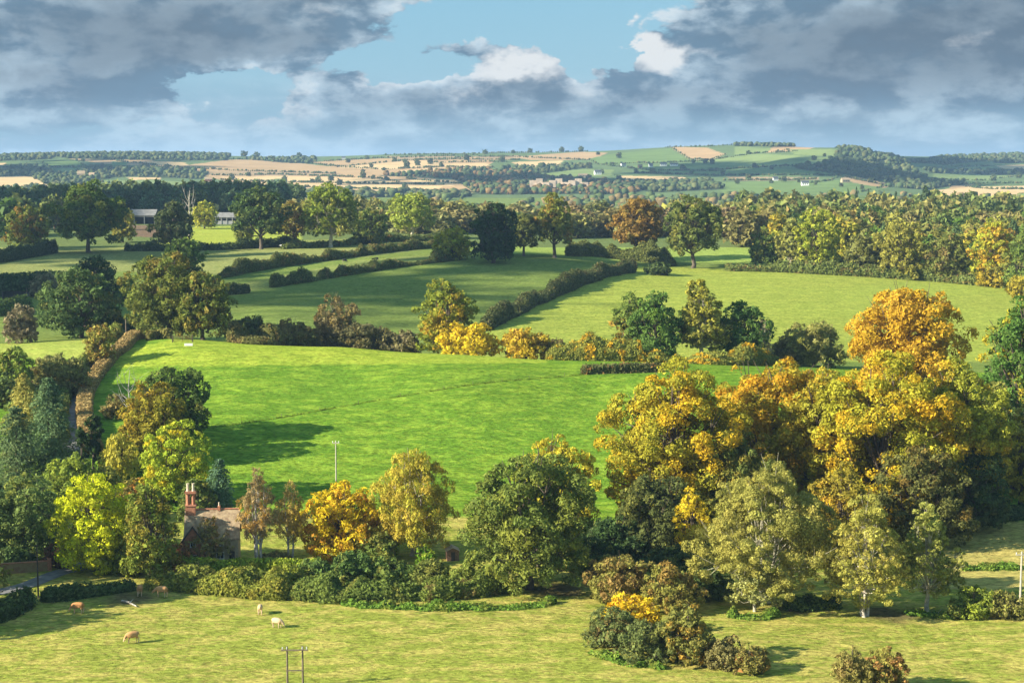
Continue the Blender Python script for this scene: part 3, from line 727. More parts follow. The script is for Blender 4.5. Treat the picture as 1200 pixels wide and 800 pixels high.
# ------------------------------------------------------------------ trees of the foreground
# name, label, px, base, top, width, style, colour, autumn colour, share turned, options
TREES = [
 # garden and lane
 ("maple_tree", "bright lime yellow tree beside the lane near the brick wall", 112, 668, 550, 92, 'round', LIME, (.40, .42, .04), .3, dict(dens=1.1)),
 ("garden_tree", "olive and brown mixed tree between the lime yellow tree and the cottage", 178, 678, 566, 64, 'oak', (.17, .20, .045), (.28, .24, .05), .35, {}),
 ("ash_tree", "yellow green full crowned tree rising behind the cottage chimney", 206, 588, 496, 84, 'round', (.34, .40, .05), YEL, .35, {}),
 ("lime_tree", "ochre olive pointed tree with layered drooping foliage above the garden", 184, 566, 446, 76, 'round', (.27, .23, .04), (.34, .25, .04), .4, dict(Y=327)),
 ("oak_tree", "dark green oak with dead bare boughs at the foot of the sloping pasture", 203, 548, 428, 84, 'oak', (.075, .11, .035), OLIVE, .25, dict(Y=340)),
 ("weeping_willow", "small pale yellow weeping willow beside the dark yews", 142, 562, 506, 44, 'weep', (.58, .48, .08), (.45, .42, .1), .5, dict(dens=1.5)),
 ("spruce_tree", "blue green conifer behind the cottage roof", 258, 612, 536, 52, 'spruce', (.10, .16, .12), BGRN, .5, dict(dens=1.2)),
 ("birch_tree", "twiggy birch with forked white trunk and orange tip beside the cottage", 303, 662, 545, 46, 'birch', (.34, .24, .14), (.50, .30, .07), .35, dict(stems=3, bark=BARK_WHITE, dens=.5, leaf=.7, thick=.95)),
 ("birch_tree", "thin amber leaved birch between the forked birch and the orange tree", 341, 658, 562, 42, 'birch', (.44, .31, .13), (.50, .36, .09), .45, dict(stems=2, bark=BARK_WHITE, dens=.46, leaf=.7, thick=.85)),
 ("cherry_tree", "orange and gold round garden tree behind the long hedge", 398, 652, 567, 92, 'round', (.58, .42, .03), (.56, .30, .05), .4, {}),
 ("golden_birch", "golden weeping birch standing alone behind the garden hedge", 484, 650, 524, 104, 'weep', (.46, .40, .07), (.46, .36, .07), .5, dict(stems=2, bark=BARK_WHITE, dens=1.0, leaf=.85)),
 ("golden_tree", "golden green tree crown showing behind the big dark ash", 648, 600, 506, 98, 'round', (.46, .38, .05), YGRN, .3, dict(Y=282)),
 ("great_ash", "tall broad dark olive green tree at the end of the long hedge", 620, 690, 528, 142, 'oak', (.125, .155, .045), (.19, .21, .05), .35, dict(dens=1.15)),
 ("apple_tree", "sparse brownish fruit tree in front of the cottage wall", 243, 660, 606, 62, 'alder', (.25, .21, .09), (.32, .2, .09), .4, dict(dens=.45, bark=BARK_PALE)),
 ("holly_tree", "grey green evergreen tree above the clipped laurel hedge", 34, 652, 556, 84, 'round', (.15, .20, .08), (.25, .28, .08), .35, {}),
 ("hazel_tree", "leafy yellow green tree behind the lime yellow tree", 84, 610, 535, 66, 'round', (.22, .27, .06), YGRN, .4, dict(Y=300)),
 ("shrub", "purple brown shrub beside the brick wall end", 66, 664, 628, 30, 'shrub', (.13, .07, .06), (.2, .1, .06), .4, {}),
 ("larch_tree", "straw coloured larch among the dark conifers by the lane", 30, 530, 436, 52, 'spruce', (.42, .36, .12), (.34, .32, .1), .4, dict(Y=352)),
 ("spruce_tree", "tall drooping blue green spruce by the lane hedge", 60, 570, 440, 76, 'spruce', (.12, .17, .095), BGRN, .4, dict(Y=330, dens=1.2)),
 ("cypress_tree", "dark grey green cypress below the tall drooping spruce", 22, 600, 474, 90, 'spruce', (.10, .14, .08), (.16, .19, .09), .3, dict(Y=312, dens=1.2)),
 ("cypress_tree", "dark broad cypress between the drooping spruce and the lime yellow tree", 66, 600, 512, 74, 'spruce', (.12, .16, .085), (.12, .16, .08), .4, dict(Y=314, dens=1.1)),
 ("yew_tree", "near black columnar yew beside the pale willow", 110, 552, 484, 26, 'column', (.035, .055, .028), DARK, .5, {}),
 ("yew_tree", "smaller near black yew against the lane hedge foot", 96, 556, 500, 18, 'column', (.035, .055, .03), DARK, .5, {}),
 ("hawthorn_tree", "bronze green bush where the lane hedge meets the dark oak", 138, 510, 458, 34, 'shrub', (.16, .15, .07), BRN, .4, dict(Y=362)),
 ("thorn_tree", "leafy green tree at the pasture gap above the conifers", 14, 470, 404, 50, 'round', (.17, .22, .05), OLIVE, .4, {}),
 ("scrub_thicket", "brown and olive thicket spreading above the lane bend", 62, 462, 410, 78, 'shrub', (.20, .19, .085), BRN, .4, {}),
 ("lane_tree", "slim bronze green young tree standing in the lane hedge", 118, 428, 378, 34, 'round', (.30, .27, .08), (.42, .26, .08), .35, {}),
 ("lane_shrub", "small rusty green shrub with a post beside the lane", 94, 464, 436, 26, 'shrub', (.26, .22, .07), (.34, .18, .06), .4, {}),
 ("garden_shrub", "olive shrub filling the garden between cottage and lime yellow tree", 150, 672, 634, 46, 'shrub', (.17, .19, .05), YGRN, .35, {}),
 ("garden_shrub", "rust leaved shrub under the cottage gable", 210, 668, 630, 32, 'shrub', (.24, .15, .06), (.4, .16, .07), .4, {}),
 ("garden_shrub", "low brown shrub beneath the two birches", 322, 660, 644, 40, 'shrub', (.20, .17, .07), BRN, .4, {}),
 ("garden_shrub", "dark shrub between orange tree and golden birch", 446, 660, 620, 46, 'shrub', (.13, .17, .05), OLIVE, .4, {}),
 ("garden_tree", "olive shrubby tree hiding the far side of the chimney", 232, 622, 560, 44, 'round', (.12, .15, .05), OLIVE, .3, dict(Y=288)),
 ("garden_tree", "green leafy tree between the willow and the dark yews", 120, 600, 548, 62, 'round', (.24, .26, .06), OLIVE2, .4, dict(Y=302)),
 ("garden_tree", "bronze shrubby tree below the pale willow", 160, 606, 562, 44, 'round', (.22, .19, .06), (.36, .18, .05), .35, dict(Y=292)),
 ("garden_tree", "dusky green tree filling the bank below the cypresses", 12, 630, 556, 60, 'round', (.14, .18, .08), BGRN, .4, dict(Y=290)),
 ("bank_thicket", "green thicket at the foot of the dark oak on the pasture edge", 176, 560, 510, 70, 'shrub', (.13, .15, .05), OLIVE, .35, dict(Y=326)),
 ("bank_thicket", "leafy brush between conifers and the lane hedge", 40, 500, 455, 60, 'shrub', (.14, .18, .06), OLIVE, .35, dict(Y=365)),
 ("bank_thicket", "dark green brush above the straw coloured larch", 10, 500, 440, 50, 'round', (.09, .12, .05), OLIVE, .3, dict(Y=372)),
 # chestnuts and the copse
 ("chestnut_tree", "broad yellow green chestnut with gold patches at the edge of the copse", 788, 640, 424, 164, 'oak', (.34, .305, .045), (.53, .37, .03), .42, dict(Y=292, dens=1.15)),
 ("chestnut_tree", "rust and orange topped chestnut behind the feathery alders", 908, 620, 416, 168, 'oak', (.34, .28, .045), (.49, .29, .03), .45, dict(Y=308, dens=1.1)),
 ("chestnut_tree", "golden yellow chestnut towering over the slim alder", 1034, 630, 414, 156, 'oak', (.36, .33, .045), (.54, .36, .03), .42, dict(Y=292, dens=1.15)),
 ("chestnut_tree", "green and gold chestnut with a dark bare trunk showing", 1120, 618, 424, 128, 'stand', (.30, .295, .05), (.54, .39, .045), .42, dict(Y=298)),
 ("chestnut_tree", "olive gold chestnut closing the gap inside the copse", 968, 626, 422, 112, 'oak', (.32, .29, .05), (.48, .33, .04), .4, dict(Y=299)),
 ("golden_oak", "amber gold spreading oak alone against the far pasture", 1062, 470, 336, 140, 'oak', (.50, .30, .035), (.56, .37, .05), .35, dict(Y=398)),
 ("sycamore_tree", "deep green sycamore with bright yellow patches at the pasture corner", 1192, 560, 340, 104, 'oak', (.085, .15, .04), (.55, .43, .04), .28, dict(Y=345)),
 ("field_maple", "yellowing maple leaning out of the dark copse edge", 1196, 590, 468, 50, 'round', (.36, .31, .06), OLIVE2, .4, dict(Y=305)),
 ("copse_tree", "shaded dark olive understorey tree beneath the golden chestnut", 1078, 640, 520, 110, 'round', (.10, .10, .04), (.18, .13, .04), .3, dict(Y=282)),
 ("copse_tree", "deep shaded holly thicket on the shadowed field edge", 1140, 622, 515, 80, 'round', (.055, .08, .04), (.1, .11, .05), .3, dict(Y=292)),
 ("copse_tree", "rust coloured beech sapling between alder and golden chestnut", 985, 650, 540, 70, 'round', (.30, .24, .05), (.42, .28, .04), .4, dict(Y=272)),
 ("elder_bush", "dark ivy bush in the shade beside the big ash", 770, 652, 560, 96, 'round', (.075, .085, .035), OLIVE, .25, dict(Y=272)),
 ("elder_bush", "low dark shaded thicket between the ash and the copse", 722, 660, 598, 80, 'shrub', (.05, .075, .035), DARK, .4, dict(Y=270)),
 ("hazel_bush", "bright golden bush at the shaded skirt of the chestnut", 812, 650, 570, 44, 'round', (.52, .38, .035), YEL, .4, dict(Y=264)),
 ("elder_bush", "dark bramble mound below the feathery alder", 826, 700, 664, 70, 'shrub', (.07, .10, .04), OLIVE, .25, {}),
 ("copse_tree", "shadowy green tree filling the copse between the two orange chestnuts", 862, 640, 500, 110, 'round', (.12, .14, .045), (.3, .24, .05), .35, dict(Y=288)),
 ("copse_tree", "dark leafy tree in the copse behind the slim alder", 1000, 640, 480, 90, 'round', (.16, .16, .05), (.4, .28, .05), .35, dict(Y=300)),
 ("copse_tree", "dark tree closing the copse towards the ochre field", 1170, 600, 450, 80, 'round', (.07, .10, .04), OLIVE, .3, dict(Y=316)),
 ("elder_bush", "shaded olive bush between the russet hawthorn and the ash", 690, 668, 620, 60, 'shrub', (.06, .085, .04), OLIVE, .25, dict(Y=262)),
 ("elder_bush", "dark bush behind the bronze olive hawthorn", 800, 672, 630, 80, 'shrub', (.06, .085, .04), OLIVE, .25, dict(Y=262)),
 # alders on the meadow
 ("alder_tree", "large feathery olive alder with several thin trunks", 898, 706, 538, 172, 'alder', (.32, .295, .095), (.37, .335, .10), .45, dict(stems=5, bark=BARK_PALE, dens=.92, leaf=.58, thick=.6)),
 ("alder_tree", "slim feathery alder with twin pale trunks and brown ground beneath", 1014, 722, 576, 96, 'alder', (.36, .33, .095), (.42, .37, .1), .4, dict(stems=3, bark=BARK_WHITE, dens=.62, leaf=.6, thick=.7)),
 ("alder_tree", "small grey green alder beside the ochre field", 1086, 716, 586, 76, 'alder', (.28, .29, .09), (.33, .33, .1), .4, dict(bark=BARK_PALE, dens=.72, leaf=.6, thick=.7)),
 ("willow_shrub", "pale grey green willow shrub at the foot of the large alder", 884, 716, 652, 56, 'alder', (.36, .36, .17), (.34, .34, .12), .4, dict(dens=.7, bark=BARK_PALE, leaf=.7)),
 # the bush island
 ("hawthorn_bush", "russet and olive hawthorn at the back of the bush island", 726, 702, 640, 78, 'shrub', (.25, .23, .075), (.28, .19, .08), .45, dict(leaf=.85)),
 ("hawthorn_bush", "bronze olive hawthorn behind the yellow bush", 786, 716, 654, 66, 'shrub', (.25, .23, .07), (.30, .2, .07), .45, dict(leaf=.85)),
 ("yellow_bush", "clear golden yellow bush among the brown hawthorns", 740, 744, 690, 72, 'shrub', (.62, .44, .035), GOLD, .35, dict(leaf=.9)),
 ("bramble_bush", "dark green bramble mound at the front of the bush island", 716, 758, 706, 64, 'shrub', (.12, .14, .06), BRN, .35, dict(leaf=.8)),
 ("bramble_bush", "wide dusky green bramble under the yellow bush", 764, 774, 722, 70, 'shrub', (.12, .14, .06), (.16, .17, .06), .4, dict(leaf=.8)),
 ("bramble_bush", "bronze tinged bramble mound at the bush island end", 806, 776, 694, 62, 'shrub', (.18, .175, .06), (.36, .23, .05), .35, dict(leaf=.8)),
 ("low_bush", "low sprawling brown bush beyond the end of the bush island", 848, 780, 740, 50, 'shrub', (.21, .18, .09), BRN, .4, dict(leaf=.8)),
 ("low_bush", "low red and olive bush casting a shadow on the meadow", 878, 786, 750, 48, 'shrub', (.22, .19, .07), (.32, .17, .07), .35, dict(leaf=.8)),
 ("thorn_bush", "thin twiggy bronze thorn bush on the open meadow", 998, 808, 744, 48, 'bare_shrub', (.30, .26, .10), BRN, .4, dict(dens=.7, leaf=.8)),
 ("thorn_bush", "red tinged thorn bush beside the thin bronze one", 1037, 808, 750, 48, 'bare_shrub', (.28, .25, .08), (.33, .19, .08), .4, dict(dens=.8, leaf=.8)),
 ("dog_rose_bush", "loose green bush with yellow sprigs near the pale pole", 1140, 722, 680, 44, 'shrub', (.22, .26, .06), YGRN, .4, dict(leaf=.85)),
 ("dog_rose_bush", "brown and olive bush around the foot of the pale pole", 1182, 722, 690, 56, 'shrub', (.19, .17, .075), OLIVE, .4, dict(leaf=.85)),
 ("gorse_bush", "low green bush between the small alder and the pole", 1118, 724, 700, 24, 'shrub', (.15, .19, .06), OLIVE, .4, {}),
 # trees in the fold behind the pasture
 ("hornbeam_tree", "tall yellow green tree with bronze tip over the gold bushes", 524, 414, 327, 72, 'round', (.22, .24, .045), (.42, .30, .045), .35, dict(Y=462)),
 ("field_maple", "glowing gold bush below the tall yellow green tree", 554, 418, 376, 74, 'shrub', (.58, .40, .035), YEL, .4, dict(Y=452)),
 ("field_maple", "gold and brown bush next along the field edge", 616, 422, 379, 56, 'shrub', (.52, .36, .045), (.4, .27, .06), .4, dict(Y=450)),
 ("thorn_bush", "grey brown twiggy bush between gold bushes", 652, 424, 390, 28, 'bare_shrub', (.27, .21, .1), BRN, .4, dict(Y=450)),
 ("field_maple", "small ochre bush near the clipped hedge end", 676, 426, 397, 36, 'shrub', (.44, .32, .06), OLIVE2, .4, dict(Y=450)),
 ("field_maple", "yellow bush just behind the clipped hedge", 708, 428, 394, 40, 'shrub', (.52, .46, .05), YGRN, .4, dict(Y=452)),
 ("cherry_tree", "dark green tree flecked with orange above the clipped hedge", 741, 430, 342, 46, 'round', (.12, .16, .045), (.42, .27, .06), .3, dict(Y=462)),
 ("sycamore_tree", "deep green rounded tree behind the clipped hedge", 768, 430, 341, 62, 'round', (.095, .155, .045), GRN, .4, dict(Y=455)),
 ("ash_tree", "tall feathery olive yellow ash with thin tip", 822, 430, 326, 62, 'alder', (.30, .28, .08), (.36, .34, .06), .45, dict(Y=458, bark=BARK_PALE, dens=1.1)),
 ("oak_tree", "compact dark green oak between the olive ash and the twiggy bush", 872, 424, 354, 60, 'oak', (.07, .12, .04), GRN, .3, dict(Y=462)),
 ("dead_tree", "bare grey trunk against the compact dark oak", 896, 424, 366, 18, 'bare_shrub', (.33, .29, .2), GREY, .4, dict(Y=458, dens=.25, bark=BARK_PALE)),
 ("willow_bush", "wide see through olive willow in front of the far pasture", 954, 424, 366, 80, 'bare_shrub', (.27, .25, .10), OLIVE, .4, dict(Y=470, dens=.8)),
 ("bush", "dull brown bush under the see through willow", 922, 428, 392, 44, 'shrub', (.18, .16, .07), BRN, .4, dict(Y=466)),
 ("hedge_tree", "bare brown ash among the dark bushes behind the pasture", 398, 404, 336, 60, 'bare_shrub', (.25, .20, .13), BRN, .4, dict(Y=475, dens=.6, bark=BARK_PALE)),
 ("bush", "dark bush beside the lower spreading oak", 290, 402, 364, 46, 'shrub', (.10, .115, .05), BRN, .3, dict(Y=478)),
 ("bush", "brown and green bush next to the bare ash", 342, 406, 370, 66, 'shrub', (.14, .125, .055), BRN, .35, dict(Y=472)),
 ("bush", "dusky bush under the bare ash", 430, 408, 374, 62, 'shrub', (.11, .10, .06), BRN, .35, dict(Y=470)),
 ("bush", "grey brown bush beside the tall yellow green tree", 472, 410, 382, 44, 'shrub', (.15, .13, .075), GREY, .35, dict(Y=468)),
 ("great_oak", "huge dark oak standing behind the pasture gate", 198, 394, 296, 98, 'oak', (.125, .14, .04), (.21, .17, .05), .3, dict(Y=465)),
 ("great_oak", "lower spreading oak leaning against the huge oak by the gate", 238, 394, 316, 70, 'oak', (.125, .145, .04), (.22, .18, .05), .35, dict(Y=458)),
 ("ivy_oak", "ivy clad oak top rising behind the huge oak", 216, 330, 276, 42, 'oak', (.085, .12, .035), GRN, .3, dict(Y=700)),
 ("round_oak", "blue green round oak in the shaded lower field", 96, 394, 318, 90, 'oak', (.075, .11, .045), (.17, .15, .05), .2, dict(Y=490)),
 ("round_oak", "dark dome shaped tree behind the blue green oak", 114, 345, 298, 46, 'oak', (.05, .08, .035), DARK, .4, dict(Y=620)),
 ("bare_thorn", "leafless grey brown thorn in the shaded lower field", 24, 402, 350, 42, 'bare_shrub', (.25, .20, .155), GREY, .5, dict(dens=.8)),
 ("bare_thorn", "pale leafless bush beside the dark evergreen hedge", 52, 350, 316, 40, 'bare_shrub', (.27, .24, .17), GREY, .5, dict(Y=620, dens=.9)),
 ("bush", "small grey green bush between blue green oak and huge oak", 146, 350, 318, 26, 'shrub', (.12, .17, .06), GRN, .4, dict(Y=620)),
 ("bush", "dark bush at the foot of the blue green oak", 140, 396, 366, 44, 'shrub', (.06, .085, .04), DARK, .3, dict(Y=500)),
 # hedgerow trees along the upper fields
 ("parkland_oak", "very large dark green oak at the upper field edge near the open barn", 104, 296, 217, 88, 'stand', (.085, .12, .035), (.16, .17, .04), .3, {}),
 ("parkland_oak", "orange tinged oak before the dark wood edge", 32, 292, 241, 48, 'oak', (.12, .14, .04), (.28, .18, .05), .3, {}),
 ("hedge_tree", "yellowing tree partly hidden by the very large oak", 144, 284, 240, 28, 'round', (.34, .28, .06), OLIVE2, .4, {}),
 ("hedge_tree", "dark leafless topped ash between the two barns", 203, 302, 236, 48, 'stand', (.075, .09, .045), (.15, .13, .06), .25, {}),
 ("hedge_tree", "sunny yellow tree beside the dead white tree", 240, 268, 236, 30, 'round', (.36, .33, .06), YGRN, .4, {}),
 ("parkland_oak", "dark upright oak at the edge of the bright far field", 306, 292, 218, 58, 'stand', (.06, .09, .035), (.10, .12, .04), .3, {}),
 ("hedge_tree", "pale tinged tree just beside the dark upright oak", 286, 286, 234, 24, 'round', (.17, .19, .06), OLIVE, .4, {}),
 ("parkland_oak", "brown and olive spreading tree beside the sunlit oak", 344, 288, 236, 40, 'stand', (.19, .17, .05), (.28, .18, .05), .35, {}),
 ("parkland_oak", "sunlit green oak with clear pale trunk in the upper field", 388, 290, 217, 68, 'stand', (.19, .23, .045), OLIVE2, .35, dict(bark=BARK_PALE)),
 ("hedge_tree", "dark round bushy tree next to the sunlit oak", 434, 286, 243, 38, 'round', (.11, .14, .04), OLIVE, .3, {}),
 ("ash_tree", "light green airy ash with pale stems", 482, 280, 225, 52, 'stand', (.29, .33, .075), OLIVE2, .35, dict(bark=BARK_PALE)),
 ("round_oak", "small round green tree near the airy ash", 532, 268, 244, 30, 'round', (.14, .20, .06), GRN, .4, {}),
 ("field_maple", "small sunlit yellow tree beside the black cedar", 530, 304, 267, 42, 'round', (.40, .34, .05), YGRN, .4, {}),
 ("cedar_tree", "black green dense cedar on the brow of the shaded field", 578, 308, 237, 54, 'round', (.028, .045, .022), DARK, .5, dict(dens=1.25)),
 ("hedge_tree", "dull green tree close behind the black cedar", 614, 300, 248, 42, 'stand', (.12, .13, .045), OLIVE, .35, {}),
 ("parkland_oak", "green gold oak with bronze crown on the brow", 650, 302, 227, 44, 'stand', (.17, .18, .045), (.33, .21, .05), .4, {}),
 ("copper_beech", "red brown rounded tree alone on the brow", 746, 304, 233, 58, 'stand', (.26, .155, .05), (.18, .15, .05), .3, {}),
 ("parkland_oak", "wide dark green oak at the corner of the sunlit pasture", 812, 314, 231, 68, 'stand', (.10, .12, .04), (.20, .19, .05), .3, {}),
 ("hedge_tree", "small dark leafy tree on the hedge below the wood", 898, 314, 268, 36, 'round', (.085, .12, .035), OLIVE, .3, {}),
 ("hedge_bush", "dark rounded bush at the upper end of the dark hedge", 771, 322, 304, 30, 'shrub', (.06, .08, .035), DARK, .3, {}),
 # front rank of the wood above the sunlit pasture
 ("wood_edge_tree", "bright yellow green tree at the front of the wood", 956, 318, 244, 56, 'round', (.33, .33, .06), YGRN, .4, {}),
 ("wood_edge_tree", "olive gold dome tree at the front of the wood", 1056, 326, 257, 62, 'round', (.30, .27, .07), OLIVE2, .4, {}),
 ("wood_edge_tree", "amber topped yellow tree at the front of the wood", 1162, 334, 256, 50, 'round', (.34, .34, .05), (.5, .33, .05), .4, {}),
 ("wood_edge_tree", "grey green twiggy tree at the front of the wood", 1010, 322, 268, 44, 'alder', (.18, .18, .075), OLIVE, .4, {}),
 ("wood_edge_tree", "dark leafy tree between the olive gold dome and the amber topped tree", 1110, 330, 272, 50, 'round', (.14, .15, .05), BRN, .3, {}),
 ("wood_edge_tree", "low gold bush tree under the amber topped tree", 1166, 336, 306, 40, 'shrub', (.42, .31, .05), OLIVE, .4, {}),
 ("wood_edge_tree", "pale olive tree with grey stems beside the bright yellow green tree", 926, 316, 256, 40, 'alder', (.26, .26, .09), OLIVE2, .4, dict(bark=BARK_PALE)),
 ("wood_edge_tree", "green tree at the far end of the sunlit pasture", 1204, 344, 266, 54, 'round', (.12, .16, .045), OLIVE2, .3, {}),
 ("wood_edge_tree", "gold tinted bush tree at the pasture end", 1200, 352, 312, 36, 'shrub', (.38, .30, .05), OLIVE2, .4, {}),
]
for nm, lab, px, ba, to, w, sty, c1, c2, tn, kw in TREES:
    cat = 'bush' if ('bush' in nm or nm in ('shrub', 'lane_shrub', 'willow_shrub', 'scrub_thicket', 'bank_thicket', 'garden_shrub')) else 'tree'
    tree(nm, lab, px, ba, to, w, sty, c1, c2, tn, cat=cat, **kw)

# trees that stand just outside the view on the sunny side and shade the lane and the meadow corner
for k, (x, y, W, H, c) in enumerate(((-84, 236, 15, 19, OLIVE), (-92, 252, 15, 20, GRN), (-90, 222, 13, 15, GRN), (-100, 268, 16, 20, DGRN))):
    tree_copy("roadside_tree", "leafy tree growing along the lane outside the meadow corner", "trees along the lane", (x, y, terr([x], [y])[0]), W, H, 'oak', k % 2, .5, c, OLIVE2, .3, k * 1.7)

# dead boughs of the dark oak and the dead white tree
def dead_tree(name, label, px, base, top, w, Y=None, n=9, mat=BARK_WHITE, r=.3):
    p, W, H, d = span(px, base, top, w, Y); rng = np.random.default_rng(int(px * 7)); root = empty(name, p); tag(root, label, 'tree')
    b = MB(); b.tube([(0, 0, -.5), (.05 * W, 0, .4 * H), (0, .1, .7 * H), (.06 * W, 0, H)], [r * 1.3, r, r * .7, r * .15], 7); b.build("trunk", mat, root)
    for k in range(n):
        b = MB(); h = rng.uniform(.35, .8) * H; a = rng.uniform(0, 6.28); L = rng.uniform(.25, .55) * W
        e = np.array((math.cos(a) * L, math.sin(a) * L, h + rng.uniform(.1, .35) * H)); m = np.array((math.cos(a) * L * .5, math.sin(a) * L * .5, h + .05 * H))
        b.tube([(0, 0, h - .03 * H), m, e], [r * .5, r * .32, r * .06], 5)
        for q in range(2): b.tube([m * .4 + e * .6, e * .8 + m * .2 + rng.normal(size=3) * .12 * W + np.array((0, 0, .1 * H))], [r * .2, r * .05], 4)
        b.build("bough", mat, root)
    return root
dead_tree("dead_tree", "dead white leafless tree standing between the barns", 222, 278, 223, 22, n=8, r=.5)
dead_tree("dead_tree", "dead grey antler like branches beside the dark oak", 152, 520, 432, 40, Y=345, n=8, mat=plain("dead_wood", (.28, .26, .22), .9), r=.2)

# ------------------------------------------------------------------ hedges
H1 = (.105, .125, .045)
hedge("garden_hedge", "yellowing ragged hedge below the cottage along the meadow", [(172, 687), (230, 691), (290, 697), (345, 700)], 3.3, 4.0, (.20, .21, .05), (.30, .27, .06), .4, s=.22, lumpy=.75)
hedge("garden_hedge", "dark bramble hedge below the orange garden tree", [(338, 700), (390, 702), (440, 703), (492, 702)], 3.1, 4.2, (.12, .15, .045), (.19, .19, .055), .35, s=.22, lumpy=.9)
hedge("garden_hedge", "olive hedge end running up to the great ash", [(486, 702), (530, 700), (565, 697), (592, 690)], 3.2, 4.0, (.15, .18, .05), BRN, .3, s=.22, lumpy=.9)
hedge("clipped_hedge", "yellow green clipped garden hedge in front of the cottage", [(200, 668), (260, 672), (330, 672), (380, 672)], 2.6, 1.8, (.27, .33, .05), (.36, .36, .06), .4, s=.26, box=True, lumpy=.12)
hedge("laurel_hedge", "dark clipped laurel hedge above the brick wall", [(-30, 662), (10, 661), (50, 658)], 2.9, 2.4, (.075, .115, .05), (.12, .15, .07), .3, s=.26, box=True, lumpy=.15)
for px, ba, to, w, c, lab in ((225, 687, 658, 60, (.19, .20, .055), "yellowish shrub between the clipped hedge and the ragged hedge"), (285, 690, 662, 66, (.16, .18, .05), "rounded olive shrub below the forked birch"), (335, 692, 660, 50, (.22, .24, .05), "lemon green shrub in the meadow hedge below the thin birch"), (372, 682, 650, 50, (.09, .13, .045), "dark evergreen shrub beneath the orange garden tree"), (412, 684, 642, 62, (.085, .13, .045), "broad dark evergreen shrub behind the long meadow hedge"), (456, 682, 648, 56, (.10, .14, .045), "glossy green shrub under the golden birch"), (505, 686, 652, 46, (.15, .17, .055), "olive shrub by the garden shed"), (545, 690, 654, 44, (.16, .19, .05), "yellowish shrub between the garden shed and the great ash")):
    tree("garden_shrub", lab, px, ba, to, w, 'shrub', c, OLIVE, .25, cat='bush')
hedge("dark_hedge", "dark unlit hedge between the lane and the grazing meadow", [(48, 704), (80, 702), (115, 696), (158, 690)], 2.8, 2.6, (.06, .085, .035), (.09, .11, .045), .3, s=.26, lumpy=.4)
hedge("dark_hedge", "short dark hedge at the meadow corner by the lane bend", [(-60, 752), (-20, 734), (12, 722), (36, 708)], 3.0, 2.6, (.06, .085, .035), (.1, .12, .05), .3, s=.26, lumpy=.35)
hedge("lane_hedge", "brown topped trimmed hedge curving up beside the lane", [(112, 534), (102, 508), (99, 480), (104, 458), (122, 432), (132, 419), (150, 404), (172, 397)], 2.6, 3.2, (.36, .255, .14), (.42, .30, .16), .4, s=.28, box=True, lumpy=.15)
hedge("lane_hedge", "short round topped hedge beside the pasture gate", [(174, 399), (186, 397), (200, 397)], 2.8, 2.6, (.17, .15, .06), (.26, .19, .08), .35, s=.34, box=True, lumpy=.15)
hedge("lane_hedge", "green rough hedge on the shaded side of the lane", [(70, 520), (70, 490), (76, 464), (90, 440), (104, 424), (118, 409)], 3.0, 3.2, (.17, .20, .065), (.25, .22, .08), .35, s=.32, lumpy=.35)
hedge("lane_hedge", "bushy hedge along the bright strip of field above the lane", [(128, 402), (142, 396), (160, 393)], 3.0, 3.0, (.20, .22, .06), BRN, .35, s=.36, lumpy=.5)
hedge("trimmed_hedge", "short straight flat topped hedge with rusty top on the pasture brow", [(681, 438), (710, 437), (745, 436), (778, 435)], 2.3, 2.2, (.10, .105, .05), (.30, .16, .07), .25, s=.34, box=True, lumpy=.1)
hedge("field_hedge", "thick dark hedge curving up between shaded and sunlit pastures", [(566, 388), (590, 374), (625, 357), (665, 340), (705, 325), (742, 318)], 5.2, 5.6, (.085, .095, .045), (.14, .12, .06), .3, s=.36, lumpy=.8)
hedge("field_hedge", "long dark hedge sweeping across the upper shaded fields", [(228, 332), (262, 325), (320, 314), (400, 303), (460, 295), (512, 290)], 4.0, 4.6, (.12, .13, .055), BRN, .35, s=.38, lumpy=1.0)
hedge("field_hedge", "lower dark hedge ending at the small yellow tree", [(318, 337), (360, 330), (420, 320), (480, 311), (540, 304)], 3.4, 4.2, (.11, .125, .05), BRN, .3, s=.38, lumpy=1.1)
hedge("field_hedge", "short dark hedge stub in the shaded field by the huge oak", [(262, 346), (292, 343)], 3.5, 4, (.07, .08, .04), BRN, .2, s=.5, lumpy=.4)
hedge("field_hedge", "dark hedge at the foot of the very large oak", [(-40, 312), (10, 306), (44, 300), (66, 296)], 5, 5, (.06, .08, .04), DARK, .2, s=.38, lumpy=1.0)
hedge("field_hedge", "low hedge line below the bright far field", [(146, 294), (190, 294), (250, 293), (300, 291), (350, 288)], 4.5, 4.5, (.055, .075, .035), DARK, .2, s=.6, lumpy=.4)
hedge("field_hedge", "rough green hedge between the wood and the sunlit pasture", [(850, 317), (900, 318), (960, 321), (1030, 325), (1100, 330), (1190, 338), (1260, 344)], 5.0, 6, (.12, .14, .05), BRN, .3, s=.55, lumpy=.5)
hedge("field_hedge", "bushy hedge along the brow behind the copper beech", [(664, 300), (690, 300), (720, 303), (770, 309), (790, 312)], 5, 6, (.11, .12, .045), OLIVE, .3, s=.38, lumpy=1.1)
hedge("evergreen_hedge", "tall dark evergreen hedge behind the field shed", [(-60, 348), (0, 347), (40, 346), (92, 345)], 9, 6, (.05, .085, .045), DARK, .3, s=.5, lumpy=.15, y0=480)
hedge("evergreen_hedge", "green hedge in front of the field shed", [(-40, 372), (4, 369), (34, 364)], 5, 5, (.10, .14, .05), OLIVE, .25, s=.45, lumpy=.3, y0=470)
hedge("field_hedge", "low mixed hedge under the airy ash and the sunlit oak", [(330, 292), (400, 288), (450, 284), (520, 282)], 4, 5, (.12, .14, .05), RUST, .2, s=.6, lumpy=.5)
